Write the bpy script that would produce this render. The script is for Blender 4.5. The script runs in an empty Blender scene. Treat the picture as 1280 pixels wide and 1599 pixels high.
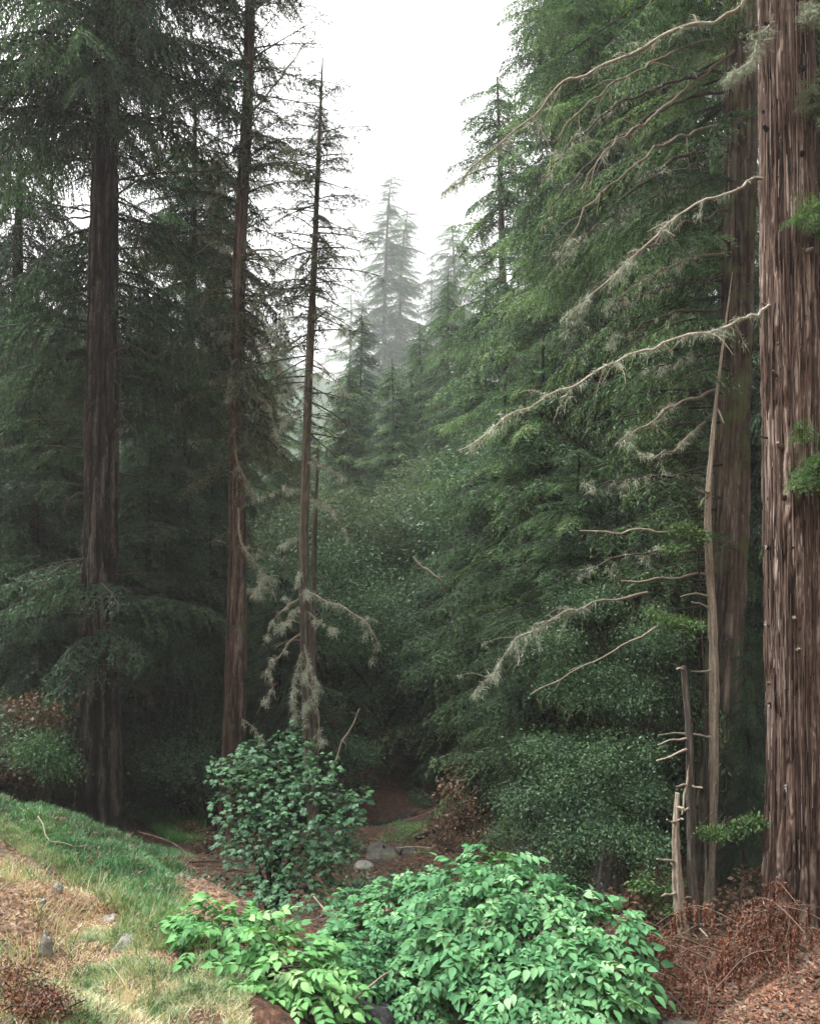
import bpy, math, random
import numpy as np
from mathutils import Vector
R = math.radians
PI = math.pi
# ------------------------------------------------------------------ camera
F = 1300.0; CX = 640.0; CY = 799.5; PITCH = R(2.2)
sc = bpy.context.scene
COL = sc.collection
cam_d = bpy.data.cameras.new('camera'); cam = bpy.data.objects.new('camera', cam_d); COL.objects.link(cam)
cam_d.sensor_fit = 'VERTICAL'; cam_d.sensor_height = 24.0; cam_d.lens = 24.0 * F / 1599.0
cam_d.clip_start = 0.1; cam_d.clip_end = 2000
cam.location = (0, 0, 0); cam.rotation_euler = (R(90) + PITCH, 0, 0)
sc.camera = cam
# ------------------------------------------------------------------ sky, sun, exposure
SUN_EL, SUN_AZ = 62.0, 285.0
w = bpy.data.worlds.new('World'); sc.world = w; w.use_nodes = True
nt = w.node_tree; nt.nodes.clear()
sky = nt.nodes.new('ShaderNodeTexSky'); sky.sky_type = 'NISHITA'; sky.sun_disc = False
sky.sun_elevation = R(SUN_EL); sky.sun_rotation = R(SUN_AZ); sky.air_density = 1.0; sky.dust_density = 6.0; sky.ozone_density = 1.0
hs = nt.nodes.new('ShaderNodeHueSaturation'); hs.inputs['Saturation'].default_value = 0.02; hs.inputs['Value'].default_value = 1.6
bgn = nt.nodes.new('ShaderNodeBackground'); bgn.inputs['Strength'].default_value = 0.15
wo = nt.nodes.new('ShaderNodeOutputWorld')
# an overcast sky is brighter overhead than at the horizon
_tc = nt.nodes.new('ShaderNodeTexCoord'); _sx = nt.nodes.new('ShaderNodeSeparateXYZ'); _mr = nt.nodes.new('ShaderNodeMapRange'); _mu = nt.nodes.new('ShaderNodeMix'); _mu.data_type = 'RGBA'; _mu.blend_type = 'MULTIPLY'; _mu.inputs[0].default_value = 1
_mr.inputs['From Min'].default_value = 0; _mr.inputs['From Max'].default_value = 1; _mr.inputs['To Min'].default_value = 0.62; _mr.inputs['To Max'].default_value = 1.75
nt.links.new(_tc.outputs['Generated'], _sx.inputs[0]); nt.links.new(_sx.outputs['Z'], _mr.inputs[0]); nt.links.new(_mr.outputs[0], _mu.inputs[7])
nt.links.new(sky.outputs[0], hs.inputs['Color']); nt.links.new(hs.outputs[0], _mu.inputs[6]); nt.links.new(_mu.outputs[2], bgn.inputs['Color']); nt.links.new(bgn.outputs[0], wo.inputs['Surface'])
sd = bpy.data.lights.new('sun', 'SUN'); sd.energy = 1.2; sd.angle = R(25); sd.color = (1.0, 0.985, 0.96)
sun = bpy.data.objects.new('sun', sd); COL.objects.link(sun)
# sun_rotation is measured from +Y clockwise in the sky texture; the overcast sun sits high behind the camera
_az = R(SUN_AZ); _d = Vector((math.sin(_az) * math.cos(R(SUN_EL)), math.cos(_az) * math.cos(R(SUN_EL)), math.sin(R(SUN_EL))))
sun.rotation_euler = _d.to_track_quat('Z', 'Y').to_euler()
sc.view_settings.view_transform = 'Standard'; sc.view_settings.look = 'None'; sc.view_settings.gamma = 1.0
sc.view_settings.exposure = 0.9
try: sc.view_settings.use_curve_mapping = False
except Exception: pass
cy = sc.cycles
cy.max_bounces = 5; cy.diffuse_bounces = 3; cy.glossy_bounces = 1; cy.transmission_bounces = 3; cy.volume_bounces = 1
cy.transparent_max_bounces = 4; cy.caustics_reflective = False; cy.caustics_refractive = False
cy.use_adaptive_sampling = True; cy.adaptive_threshold = 0.02
cy.use_denoising = True
HAZE = 0.0009

# ------------------------------------------------------------------ helpers
_cp, _sp = math.cos(PITCH), math.sin(PITCH)
def at(px, py, Y):
    """world point seen at photo pixel (px, py) whose world y is Y"""
    x = (px - CX) / F; u = (CY - py) / F
    wy = _cp - u * _sp; wz = _sp + u * _cp
    k = Y / wy
    return np.array([x * k, Y, wz * k])
def to_px(p):
    p = np.asarray(p, float)
    f = p[..., 1] * _cp + p[..., 2] * _sp; u = -p[..., 1] * _sp + p[..., 2] * _cp
    return CX + F * p[..., 0] / f, CY - F * u / f

class Geo:
    """collects faces of one mesh, with a tint value per face"""
    def __init__(s): s.v = []; s.f = {}; s.t = {}; s.n = 0
    def add(s, v, f, tint=0.5):
        v = np.asarray(v, np.float32).reshape(-1, 3); f = np.asarray(f, np.int32)
        k = f.shape[1]
        s.v.append(v); s.f.setdefault(k, []).append(f + s.n)
        t = np.broadcast_to(np.asarray(tint, np.float32), (len(f),))
        s.t.setdefault(k, []).append(t); s.n += len(v)
    def arrays(s):
        V = np.concatenate(s.v)
        return V, {k: np.concatenate(x) for k, x in s.f.items()}, {k: np.concatenate(x) for k, x in s.t.items()}
    def merge(s, o, M=None, off=(0, 0, 0), tint=0.0):
        V, Fs, Ts = o if isinstance(o, tuple) else o.arrays()
        V2 = V if M is None else V @ np.asarray(M, np.float32).T
        V2 = V2 + np.asarray(off, np.float32)
        s.v.append(V2.astype(np.float32))
        for k in Fs:
            s.f.setdefault(k, []).append(Fs[k] + s.n); s.t.setdefault(k, []).append(np.clip(Ts[k] + tint, 0, 1))
        s.n += len(V)

def to_mesh(name, g, origin=(0, 0, 0), smooth=False):
    V, Fs, Ts = g.arrays()
    V = V - np.asarray(origin, np.float32)
    me = bpy.data.meshes.new(name)
    me.vertices.add(len(V)); me.vertices.foreach_set('co', V.astype(np.float32).ravel())
    ks = sorted(Fs)
    loops = np.concatenate([Fs[k].ravel() for k in ks]); tint = np.concatenate([Ts[k] for k in ks])
    tot = np.concatenate([np.full(len(Fs[k]), k, np.int32) for k in ks])
    start = np.concatenate([[0], np.cumsum(tot)[:-1]]).astype(np.int32)
    me.loops.add(len(loops)); me.loops.foreach_set('vertex_index', loops.astype(np.int32))
    me.polygons.add(len(tot)); me.polygons.foreach_set('loop_start', start)
    a = me.attributes.new('tint', 'FLOAT', 'FACE'); a.data.foreach_set('value', tint.astype(np.float32))
    me.update(calc_edges=True)
    if smooth: me.polygons.foreach_set('use_smooth', np.ones(len(tot), bool))
    return me

def multi_mesh(name, g, mat, org, smooth=False):
    """g and mat may be lists: one mesh with one material slot each"""
    if not isinstance(g, (list, tuple)): g, mat = [g], [mat]
    pr = [(a, b) for a, b in zip(g, mat) if a.n]
    G = Geo(); mi = {}
    for i, (a, b) in enumerate(pr):
        ar = a.arrays(); G.merge(ar)
        for k in ar[1]: mi.setdefault(k, []).append(np.full(len(ar[1][k]), i, np.int32))
    me = to_mesh(name, G, org, smooth)
    for a, b in pr: me.materials.append(b)
    if len(pr) > 1: me.polygons.foreach_set('material_index', np.concatenate([np.concatenate(mi[k]) for k in sorted(mi)]))
    return me
def obj(name, g, mat, parent=None, smooth=False):
    """link one mesh object; geometry is given in world space"""
    org = (0, 0, 0)
    if parent is not None: org = world_loc(parent)
    me = multi_mesh(name, g, mat, org, smooth)
    o = bpy.data.objects.new(name, me); COL.objects.link(o)
    if parent is not None: o.parent = parent
    return o
def world_loc(o):
    p = np.zeros(3)
    while o is not None: p += np.array(o.location); o = o.parent
    return p
def tag(o, label=None, cat=None, group=None, kind=None):
    for k, v in (('label', label), ('category', cat), ('group', group), ('kind', kind)):
        if v: o[k] = v
    return o
def thing(name, loc, label, cat, group=None):
    o = bpy.data.objects.new(name, None); COL.objects.link(o); o.location = tuple(float(c) for c in loc); o.empty_display_size = 0.2
    return tag(o, label, cat, group)
def solo(name, g, mat, loc, label, cat, group=None, smooth=False):
    me = multi_mesh(name, g, mat, loc, smooth)
    o = bpy.data.objects.new(name, me); COL.objects.link(o); o.location = tuple(float(c) for c in loc)
    return tag(o, label, cat, group)
def copy_tree(root, loc, rotz, scale, label, group):
    r = root.copy(); COL.objects.link(r); r.location = tuple(float(c) for c in loc); r.rotation_euler = (0, 0, rotz); r.scale = tuple(scale)
    r['label'] = label
    if group: r['group'] = group
    elif 'group' in r: del r['group']
    for ch in list(root.children):
        c = ch.copy(); COL.objects.link(c); c.parent = r
        for g in list(ch.children):
            d = g.copy(); COL.objects.link(d); d.parent = c
    return r

def rng(seed): return np.random.default_rng(seed)
def vnoise(u, v, seed, wu=None):
    """value noise on a lattice; periodic in u with period wu"""
    iu = np.floor(u).astype(int); iv = np.floor(v).astype(int); fu = u - iu; fv = v - iv
    fu = fu * fu * (3 - 2 * fu); fv = fv * fv * (3 - 2 * fv)
    def h(a, b):
        if wu: a = np.mod(a, wu)
        x = (a * 374761393 + b * 668265263 + seed * 1442695041) & 0x7fffffff
        x = ((x ^ (x >> 13)) * 1274126177) & 0x7fffffff
        return ((x ^ (x >> 16)) & 0xffff) / 65535.0
    return (h(iu, iv) * (1 - fu) + h(iu + 1, iv) * fu) * (1 - fv) + (h(iu, iv + 1) * (1 - fu) + h(iu + 1, iv + 1) * fu) * fv

def resample(P, n):
    """smooth path through the points (Catmull-Rom), n points"""
    P = np.asarray(P, float)
    if len(P) == 2: t = np.linspace(0, 1, n)[:, None]; return P[0] * (1 - t) + P[1] * t
    Q = np.vstack([2 * P[0] - P[1], P, 2 * P[-1] - P[-2]])
    out = []
    for s in np.linspace(0, len(P) - 1 - 1e-6, n):
        i = int(s); t = s - i; a, b, c, d = Q[i:i + 4]
        out.append(0.5 * ((2 * b) + (c - a) * t + (2 * a - 5 * b + 4 * c - d) * t * t + (3 * b - a - 3 * c + d) * t ** 3))
    return np.array(out)
def frames(P):
    T = np.gradient(P, axis=0); T /= np.linalg.norm(T, axis=1)[:, None] + 1e-9
    ref = np.where(np.abs(T[:, 2:3]) > 0.9, np.array([[0, 1.0, 0]]), np.array([[0, 0, 1.0]]))
    if np.abs(T[:, 2]).mean() > 0.6: ref = np.tile([[0, 1.0, 0]], (len(P), 1))
    else: ref = np.tile([[0, 0, 1.0]], (len(P), 1)) + 0.01
    A = np.cross(T, ref); A /= np.linalg.norm(A, axis=1)[:, None] + 1e-9
    B = np.cross(A, T)
    return T, A, B
def tube(g, P, rad, k=6, tint=0.5, cap=True, disp=None):
    P = np.asarray(P, float); n = len(P); rad = np.broadcast_to(np.asarray(rad, float), (n,))
    T, A, B = frames(P)
    th = np.arange(k) * 2 * PI / k
    rr = rad[:, None] * (1 + (disp if disp is not None else 0 * th[None, :]))
    V = P[:, None, :] + rr[..., None] * (np.cos(th)[None, :, None] * A[:, None, :] + np.sin(th)[None, :, None] * B[:, None, :])
    i = np.arange(n - 1)[:, None] * k; j = np.arange(k)[None, :]; j2 = (j + 1) % k
    Fq = np.stack([i + j, i + j2, i + k + j2, i + k + j], -1).reshape(-1, 4)
    g.add(V.reshape(-1, 3), Fq, tint)
    if cap:
        V2 = np.vstack([V[-1], P[-1:] + T[-1:] * rad[-1] * 0.3]); f = np.stack([np.arange(k), (np.arange(k) + 1) % k, np.full(k, k)], -1)
        g.add(V2, f, tint)
        V3 = np.vstack([V[0], P[:1]]); g.add(V3, f[:, ::-1], tint)

# ------------------------------------------------------------------ materials
def mat(name): m = bpy.data.materials.new(name); m.use_nodes = True; m.node_tree.nodes.clear(); return m, m.node_tree
def N(nt, t, **kw):
    n = nt.nodes.new(t)
    for k, v in kw.items(): setattr(n, k, v)
    return n
def ramp(nt, stops):
    r = N(nt, 'ShaderNodeValToRGB'); e = r.color_ramp.elements
    while len(e) < len(stops): e.new(0.5)
    for q, (p, c) in zip(e, stops): q.position = p; q.color = (*c, 1)
    return r
def leaf_mat(name, stops, trans=0.35, gloss=0.022, rough=0.55, noise=1.2):
    """leaves: colour runs through the stops with the leaf's own tint plus a slow noise over the crown"""
    m, nt = mat(name); L = nt.links.new
    at_ = N(nt, 'ShaderNodeAttribute', attribute_name='tint'); tc = N(nt, 'ShaderNodeTexCoord'); oi = N(nt, 'ShaderNodeObjectInfo')
    nz = N(nt, 'ShaderNodeTexNoise'); nz.inputs['Scale'].default_value = noise; nz.inputs['Detail'].default_value = 2
    L(tc.outputs['Object'], nz.inputs['Vector'])
    m1 = N(nt, 'ShaderNodeMath', operation='MULTIPLY_ADD'); L(nz.outputs['Fac'], m1.inputs[0]); m1.inputs[1].default_value = 0.9; m1.inputs[2].default_value = -0.45
    m2 = N(nt, 'ShaderNodeMath', operation='ADD'); L(m1.outputs[0], m2.inputs[0]); L(at_.outputs['Fac'], m2.inputs[1])
    m3 = N(nt, 'ShaderNodeMath', operation='MULTIPLY_ADD'); L(oi.outputs['Random'], m3.inputs[0]); m3.inputs[1].default_value = 0.2; L(m2.outputs[0], m3.inputs[2])
    m4 = N(nt, 'ShaderNodeMath', operation='SUBTRACT', use_clamp=True); L(m3.outputs[0], m4.inputs[0]); m4.inputs[1].default_value = 0.1
    rp = ramp(nt, stops); L(m4.outputs[0], rp.inputs[0])
    d = N(nt, 'ShaderNodeBsdfDiffuse'); t = N(nt, 'ShaderNodeBsdfTranslucent'); L(rp.outputs[0], d.inputs[0])
    tcx = N(nt, 'ShaderNodeMix', data_type='RGBA', blend_type='MULTIPLY'); tcx.inputs[0].default_value = 1; L(rp.outputs[0], tcx.inputs[6]); tcx.inputs[7].default_value = (1.15, 1.1, 0.6, 1)
    L(tcx.outputs[2], t.inputs[0])
    mx = N(nt, 'ShaderNodeMixShader'); mx.inputs[0].default_value = trans; L(d.outputs[0], mx.inputs[1]); L(t.outputs[0], mx.inputs[2])
    gl = N(nt, 'ShaderNodeBsdfGlossy'); gl.inputs['Roughness'].default_value = rough; gl.inputs['Color'].default_value = (0.9, 0.95, 0.92, 1)
    mg = N(nt, 'ShaderNodeMixShader'); mg.inputs[0].default_value = gloss; L(mx.outputs[0], mg.inputs[1]); L(gl.outputs[0], mg.inputs[2])
    o = N(nt, 'ShaderNodeOutputMaterial'); L(mg.outputs[0], o.inputs['Surface'])
    return m
def bark_mat(name, stops, sxy=10.0, sz=0.8, bump=0.6, moss=0.0, attr=0.5, rough=0.9):
    m, nt = mat(name); L = nt.links.new
    tc = N(nt, 'ShaderNodeTexCoord'); mp = N(nt, 'ShaderNodeMapping'); mp.inputs['Scale'].default_value = (sxy, sxy, sz); L(tc.outputs['Object'], mp.inputs['Vector'])
    nz = N(nt, 'ShaderNodeTexNoise'); nz.inputs['Scale'].default_value = 1.6; nz.inputs['Detail'].default_value = 6; nz.inputs['Roughness'].default_value = 0.65; L(mp.outputs[0], nz.inputs['Vector'])
    n2 = N(nt, 'ShaderNodeTexNoise'); n2.inputs['Scale'].default_value = 1.3; n2.inputs['Detail'].default_value = 3; L(tc.outputs['Object'], n2.inputs['Vector'])
    a = N(nt, 'ShaderNodeAttribute', attribute_name='tint')
    m1 = N(nt, 'ShaderNodeMath', operation='MULTIPLY_ADD'); L(a.outputs['Fac'], m1.inputs[0]); m1.inputs[1].default_value = attr; L(nz.outputs['Fac'], m1.inputs[2])
    m2 = N(nt, 'ShaderNodeMath', operation='MULTIPLY_ADD'); L(n2.outputs['Fac'], m2.inputs[0]); m2.inputs[1].default_value = 0.5; L(m1.outputs[0], m2.inputs[2])
    m3 = N(nt, 'ShaderNodeMath', operation='SUBTRACT', use_clamp=True); L(m2.outputs[0], m3.inputs[0]); m3.inputs[1].default_value = 0.25 + attr * 0.5
    rp = ramp(nt, stops); L(m3.outputs[0], rp.inputs[0])
    col = rp.outputs[0]
    if moss > 0:
        n3 = N(nt, 'ShaderNodeTexNoise'); n3.inputs['Scale'].default_value = 2.2; n3.inputs['Detail'].default_value = 5; L(tc.outputs['Object'], n3.inputs['Vector'])
        mr = N(nt, 'ShaderNodeMapRange'); mr.inputs['From Min'].default_value = 0.62 - moss * 0.3; mr.inputs['From Max'].default_value = 0.78 - moss * 0.3; L(n3.outputs['Fac'], mr.inputs[0])
        mm = N(nt, 'ShaderNodeMix', data_type='RGBA'); L(mr.outputs[0], mm.inputs[0]); L(col, mm.inputs[6]); mm.inputs[7].default_value = (0.10, 0.125, 0.055, 1); col = mm.outputs[2]
    p = N(nt, 'ShaderNodeBsdfPrincipled'); L(col, p.inputs['Base Color']); p.inputs['Roughness'].default_value = rough
    p.inputs['Specular IOR Level'].default_value = 0.25
    bp = N(nt, 'ShaderNodeBump'); bp.inputs['Strength'].default_value = bump; bp.inputs['Distance'].default_value = 0.03; L(nz.outputs['Fac'], bp.inputs['Height']); L(bp.outputs[0], p.inputs['Normal'])
    o = N(nt, 'ShaderNodeOutputMaterial'); L(p.outputs[0], o.inputs['Surface'])
    return m
M = {}
M['needle'] = leaf_mat('needles_mid', [(0.0, (0.014, 0.034, 0.014)), (0.4, (0.027, 0.080, 0.030)), (0.7, (0.066, 0.145, 0.054)), (1.0, (0.170, 0.275, 0.120))])
M['needle_dark'] = leaf_mat('needles_dark', [(0.0, (0.008, 0.024, 0.014)), (0.5, (0.021, 0.060, 0.031)), (1.0, (0.066, 0.140, 0.060))])
M['needle_olive'] = leaf_mat('needles_lichened', [(0.0, (0.030, 0.045, 0.025)), (0.5, (0.075, 0.100, 0.060)), (1.0, (0.160, 0.185, 0.115))])
M['needle_bright'] = leaf_mat('needles_bright', [(0.0, (0.032, 0.072, 0.022)), (0.5, (0.066, 0.135, 0.040)), (1.0, (0.135, 0.225, 0.075))])
M['broad'] = leaf_mat('broad_leaves_dark', [(0.0, (0.014, 0.034, 0.018)), (0.5, (0.038, 0.096, 0.042)), (1.0, (0.125, 0.220, 0.095))], gloss=0.03, rough=0.5)
M['broad_olive'] = leaf_mat('broad_leaves_olive', [(0.0, (0.024, 0.042, 0.024)), (0.5, (0.062, 0.098, 0.056)), (1.0, (0.160, 0.195, 0.120))], gloss=0.02)
M['maple'] = leaf_mat('maple_leaves', [(0.0, (0.020, 0.065, 0.036)), (0.5, (0.048, 0.140, 0.060)), (1.0, (0.120, 0.250, 0.110))], gloss=0.03)
M['elder'] = leaf_mat('elder_leaves', [(0.0, (0.022, 0.095, 0.032)), (0.35, (0.060, 0.190, 0.070)), (0.65, (0.095, 0.245, 0.095)), (0.92, (0.18, 0.36, 0.16)), (1.0, (0.22, 0.39, 0.19))], gloss=0.02, rough=0.6, trans=0.3)
M['elder_light'] = leaf_mat('elder_leaves_light', [(0.0, (0.030, 0.120, 0.030)), (0.35, (0.085, 0.240, 0.070)), (0.7, (0.120, 0.290, 0.090)), (0.92, (0.19, 0.37, 0.13)), (1.0, (0.22, 0.38, 0.15))], gloss=0.02, rough=0.6, trans=0.3)
M['dead_leaf'] = leaf_mat('dead_leaves', [(0.0, (0.050, 0.029, 0.018)), (0.5, (0.135, 0.078, 0.046)), (1.0, (0.34, 0.23, 0.145))], gloss=0.03)
M['rust'] = leaf_mat('rusty_needles', [(0.0, (0.060, 0.024, 0.014)), (0.5, (0.165, 0.062, 0.034)), (1.0, (0.300, 0.125, 0.070))], gloss=0.03)
M['lichen'] = leaf_mat('lichen', [(0.0, (0.17, 0.21, 0.15)), (0.5, (0.36, 0.42, 0.32)), (1.0, (0.66, 0.70, 0.58))], trans=0.04, gloss=0.0)
M['grass_dark'] = leaf_mat('grass_dark', [(0.0, (0.016, 0.070, 0.024)), (0.5, (0.040, 0.170, 0.045)), (1.0, (0.13, 0.32, 0.075))], gloss=0.04)
M['grass'] = leaf_mat('grass_pale', [(0.0, (0.045, 0.110, 0.035)), (0.3, (0.13, 0.22, 0.085)), (0.55, (0.27, 0.34, 0.18)), (0.78, (0.44, 0.40, 0.25)), (1.0, (0.60, 0.50, 0.36))], gloss=0.03, noise=2.5)
M['straw'] = leaf_mat('straw', [(0.0, (0.16, 0.08, 0.045)), (0.3, (0.36, 0.24, 0.14)), (0.6, (0.54, 0.42, 0.27)), (1.0, (0.70, 0.60, 0.44))], gloss=0.03, noise=2.0)
M['bark_red'] = bark_mat('redwood_bark', [(0.0, (0.008, 0.005, 0.004)), (0.27, (0.032, 0.018, 0.013)), (0.47, (0.082, 0.049, 0.036)), (0.64, (0.135, 0.088, 0.067)), (0.82, (0.21, 0.155, 0.125)), (1.0, (0.42, 0.35, 0.30))], sxy=48, sz=1.8, attr=0.9, bump=0.9)
M['bark_brown'] = bark_mat('mossy_redwood_bark', [(0.0, (0.014, 0.010, 0.008)), (0.4, (0.058, 0.041, 0.031)), (0.7, (0.125, 0.098, 0.076)), (1.0, (0.28, 0.245, 0.20))], sxy=26, sz=0.9, attr=0.7, moss=0.35)
M['bark_dark'] = bark_mat('dark_bark', [(0.0, (0.003, 0.002, 0.002)), (0.45, (0.011, 0.008, 0.007)), (0.75, (0.032, 0.026, 0.022)), (1.0, (0.085, 0.074, 0.062))], sxy=22, sz=4, attr=0.9)
M['bark_rusty'] = bark_mat('reddish_bark', [(0.0, (0.010, 0.006, 0.005)), (0.4, (0.042, 0.026, 0.020)), (0.7, (0.090, 0.064, 0.052)), (1.0, (0.23, 0.195, 0.165))], sxy=24, sz=3.0, attr=0.6, moss=0.12)
M['bark_grey'] = bark_mat('grey_lichened_bark', [(0.0, (0.022, 0.019, 0.016)), (0.5, (0.075, 0.064, 0.052)), (1.0, (0.22, 0.205, 0.17))], sxy=24, sz=4, attr=0.5, moss=0.08)
M['wood_pale'] = bark_mat('bare_pale_wood', [(0.0, (0.09, 0.075, 0.055)), (0.5, (0.29, 0.245, 0.185)), (1.0, (0.56, 0.51, 0.43))], sxy=26, sz=9, attr=0.5)
M['wood_white'] = bark_mat('broken_white_wood', [(0.0, (0.25, 0.23, 0.21)), (1.0, (0.66, 0.64, 0.62))], sxy=20, sz=20, attr=0.3)
M['twig'] = bark_mat('twig_bark', [(0.0, (0.012, 0.010, 0.008)), (0.6, (0.050, 0.038, 0.028)), (1.0, (0.12, 0.10, 0.075))], sxy=6, sz=6, attr=0.4)
M['twig_grey'] = bark_mat('grey_twig_bark', [(0.0, (0.07, 0.055, 0.04)), (0.6, (0.20, 0.165, 0.125)), (1.0, (0.38, 0.34, 0.27))], sxy=8, sz=8, attr=0.4)
M['twig_brown'] = bark_mat('brown_twig_bark', [(0.0, (0.030, 0.018, 0.012)), (0.6, (0.11, 0.072, 0.050)), (1.0, (0.27, 0.21, 0.16))], sxy=8, sz=8, attr=0.4)
M['rock_pale'] = bark_mat('pale_rock', [(0.0, (0.07, 0.065, 0.058)), (0.5, (0.22, 0.21, 0.19)), (1.0, (0.48, 0.46, 0.42))], sxy=14, sz=14, attr=0.3, moss=0.2, bump=1.0)
M['rock'] = bark_mat('rock', [(0.0, (0.015, 0.014, 0.012)), (0.45, (0.060, 0.055, 0.048)), (0.7, (0.14, 0.13, 0.115)), (1.0, (0.36, 0.34, 0.30))], sxy=9, sz=9, attr=0.3, moss=0.3, bump=1.0)
M['rock_dark'] = bark_mat('dark_wet_rock', [(0.0, (0.004, 0.004, 0.004)), (0.5, (0.018, 0.017, 0.018)), (1.0, (0.13, 0.13, 0.135))], sxy=12, sz=12, attr=0.3, bump=0.9, rough=0.6)
def ground_mat():
    m, nt = mat('forest_floor'); L = nt.links.new
    tc = N(nt, 'ShaderNodeTexCoord')
    def noise(s, d=5):
        n = N(nt, 'ShaderNodeTexNoise'); n.inputs['Scale'].default_value = s; n.inputs['Detail'].default_value = d; n.inputs['Roughness'].default_value = 0.65; L(tc.outputs['Object'], n.inputs['Vector']); return n
    a = noise(1.1); b = noise(14.0, 8); c = noise(3.0, 4)
    rp = ramp(nt, [(0.25, (0.012, 0.008, 0.006)), (0.42, (0.040, 0.022, 0.015)), (0.55, (0.090, 0.044, 0.028)), (0.68, (0.17, 0.095, 0.060)), (0.82, (0.30, 0.21, 0.14))]); L(b.outputs['Fac'], rp.inputs[0])
    rp2 = ramp(nt, [(0.3, (0.020, 0.013, 0.010)), (0.6, (0.065, 0.040, 0.026)), (0.8, (0.13, 0.085, 0.055))]); L(b.outputs['Fac'], rp2.inputs[0])
    mr = N(nt, 'ShaderNodeMapRange'); mr.inputs['From Min'].default_value = 0.42; mr.inputs['From Max'].default_value = 0.58; L(a.outputs['Fac'], mr.inputs[0])
    mx = N(nt, 'ShaderNodeMix', data_type='RGBA'); L(mr.outputs[0], mx.inputs[0]); L(rp2.outputs[0], mx.inputs[6]); L(rp.outputs[0], mx.inputs[7])
    # moss patches
    mr2 = N(nt, 'ShaderNodeMapRange'); mr2.inputs['From Min'].default_value = 0.60; mr2.inputs['From Max'].default_value = 0.70; L(c.outputs['Fac'], mr2.inputs[0])
    mx2 = N(nt, 'ShaderNodeMix', data_type='RGBA'); L(mr2.outputs[0], mx2.inputs[0]); L(mx.outputs[2], mx2.inputs[6]); mx2.inputs[7].default_value = (0.06, 0.09, 0.03, 1)
    # bare dry soil where the tint attribute is high
    at_ = N(nt, 'ShaderNodeAttribute', attribute_name='tint')
    mx3 = N(nt, 'ShaderNodeMix', data_type='RGBA'); L(at_.outputs['Fac'], mx3.inputs[0]); L(mx2.outputs[2], mx3.inputs[6])
    rp3 = ramp(nt, [(0.3, (0.085, 0.045, 0.028)), (0.5, (0.23, 0.14, 0.085)), (0.7, (0.44, 0.33, 0.22))]); L(b.outputs['Fac'], rp3.inputs[0]); L(rp3.outputs[0], mx3.inputs[7])
    # distant slopes are clothed in low green cover
    sx = N(nt, 'ShaderNodeSeparateXYZ'); L(tc.outputs['Object'], sx.inputs[0]); mf = N(nt, 'ShaderNodeMapRange'); mf.inputs['From Min'].default_value = 34; mf.inputs['From Max'].default_value = 50; L(sx.outputs['Y'], mf.inputs[0])
    gr = ramp(nt, [(0.3, (0.010, 0.022, 0.010)), (0.55, (0.035, 0.060, 0.026)), (0.75, (0.09, 0.115, 0.055))]); L(b.outputs['Fac'], gr.inputs[0])
    mx4 = N(nt, 'ShaderNodeMix', data_type='RGBA'); L(mf.outputs[0], mx4.inputs[0]); L(mx3.outputs[2], mx4.inputs[6]); L(gr.outputs[0], mx4.inputs[7]); mx3 = mx4
    p = N(nt, 'ShaderNodeBsdfPrincipled'); p.inputs['Roughness'].default_value = 0.95; p.inputs['Specular IOR Level'].default_value = 0.2; L(mx3.outputs[2], p.inputs['Base Color'])
    bp = N(nt, 'ShaderNodeBump'); bp.inputs['Strength'].default_value = 0.8; bp.inputs['Distance'].default_value = 0.05; L(b.outputs['Fac'], bp.inputs['Height']); L(bp.outputs[0], p.inputs['Normal'])
    o = N(nt, 'ShaderNodeOutputMaterial'); L(p.outputs[0], o.inputs['Surface'])
    return m
M['ground'] = ground_mat()

# ------------------------------------------------------------------ terrain
CTRL = [(0, 1599, 4.2), (0, 1400, 6.6), (0, 1262, 12), (290, 1405, 8.6), (250, 1560, 5.6), (150, 1450, 6.9), (120, 1340, 9.5), (-200, 1300, 7), (-200, 1200, 12),
        (170, 1312, 15), (60, 1275, 16), (300, 1300, 17), (430, 1430, 11), (520, 1450, 10), (600, 1340, 15), (580, 1275, 18.5), (680, 1350, 14), (560, 1440, 8.5),
        (640, 1590, 7.5), (800, 1560, 7.5), (1000, 1590, 6.3), (1280, 1590, 5.6), (1235, 1445, 10.7), (1115, 1462, 11.6), (1060, 1475, 10.2), (1100, 1510, 9), (945, 1400, 11.2),
        (1340, 1450, 10.5), (720, 1285, 17), (650, 1180, 24), (720, 1000, 36), (620, 1150, 27), (500, 1180, 24), (820, 1230, 20), (900, 1320, 14), (200, 1240, 19), (1400, 1500, 6)]
CW = np.array([at(*c) for c in CTRL])
def base_h(x, y):
    xc = -0.3 + 0.06 * np.clip(y - 14, 0, 80)
    d = x - xc
    fl = -5.6 + 0.11 * np.clip(y - 26, 0, 60) + 0.02 * np.clip(y - 60, 0, 300) + 0.27 * np.clip(y - 130, 0, 140)
    l = np.clip(-d - 5.5, 0, None); r = np.clip(d - 6.0, 0, None)
    hl = 0.42 * np.minimum(l, 45) + 0.1 * np.clip(l - 45, 0, 100); hr = 0.50 * np.minimum(r, 45) + 0.1 * np.clip(r - 45, 0, 100)
    back = np.clip(-6 - y, 0, 30) * 1.5                       # unseen bank added behind the viewpoint to block low skylight
    side = np.clip(np.abs(x) - 12, 0, 30) * 0.8 * np.clip((10 - y) / 6, 0, 1)  # unseen side banks, added to cut light from the sides
    return fl + np.maximum(np.maximum(hl + hr, back), side)
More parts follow.
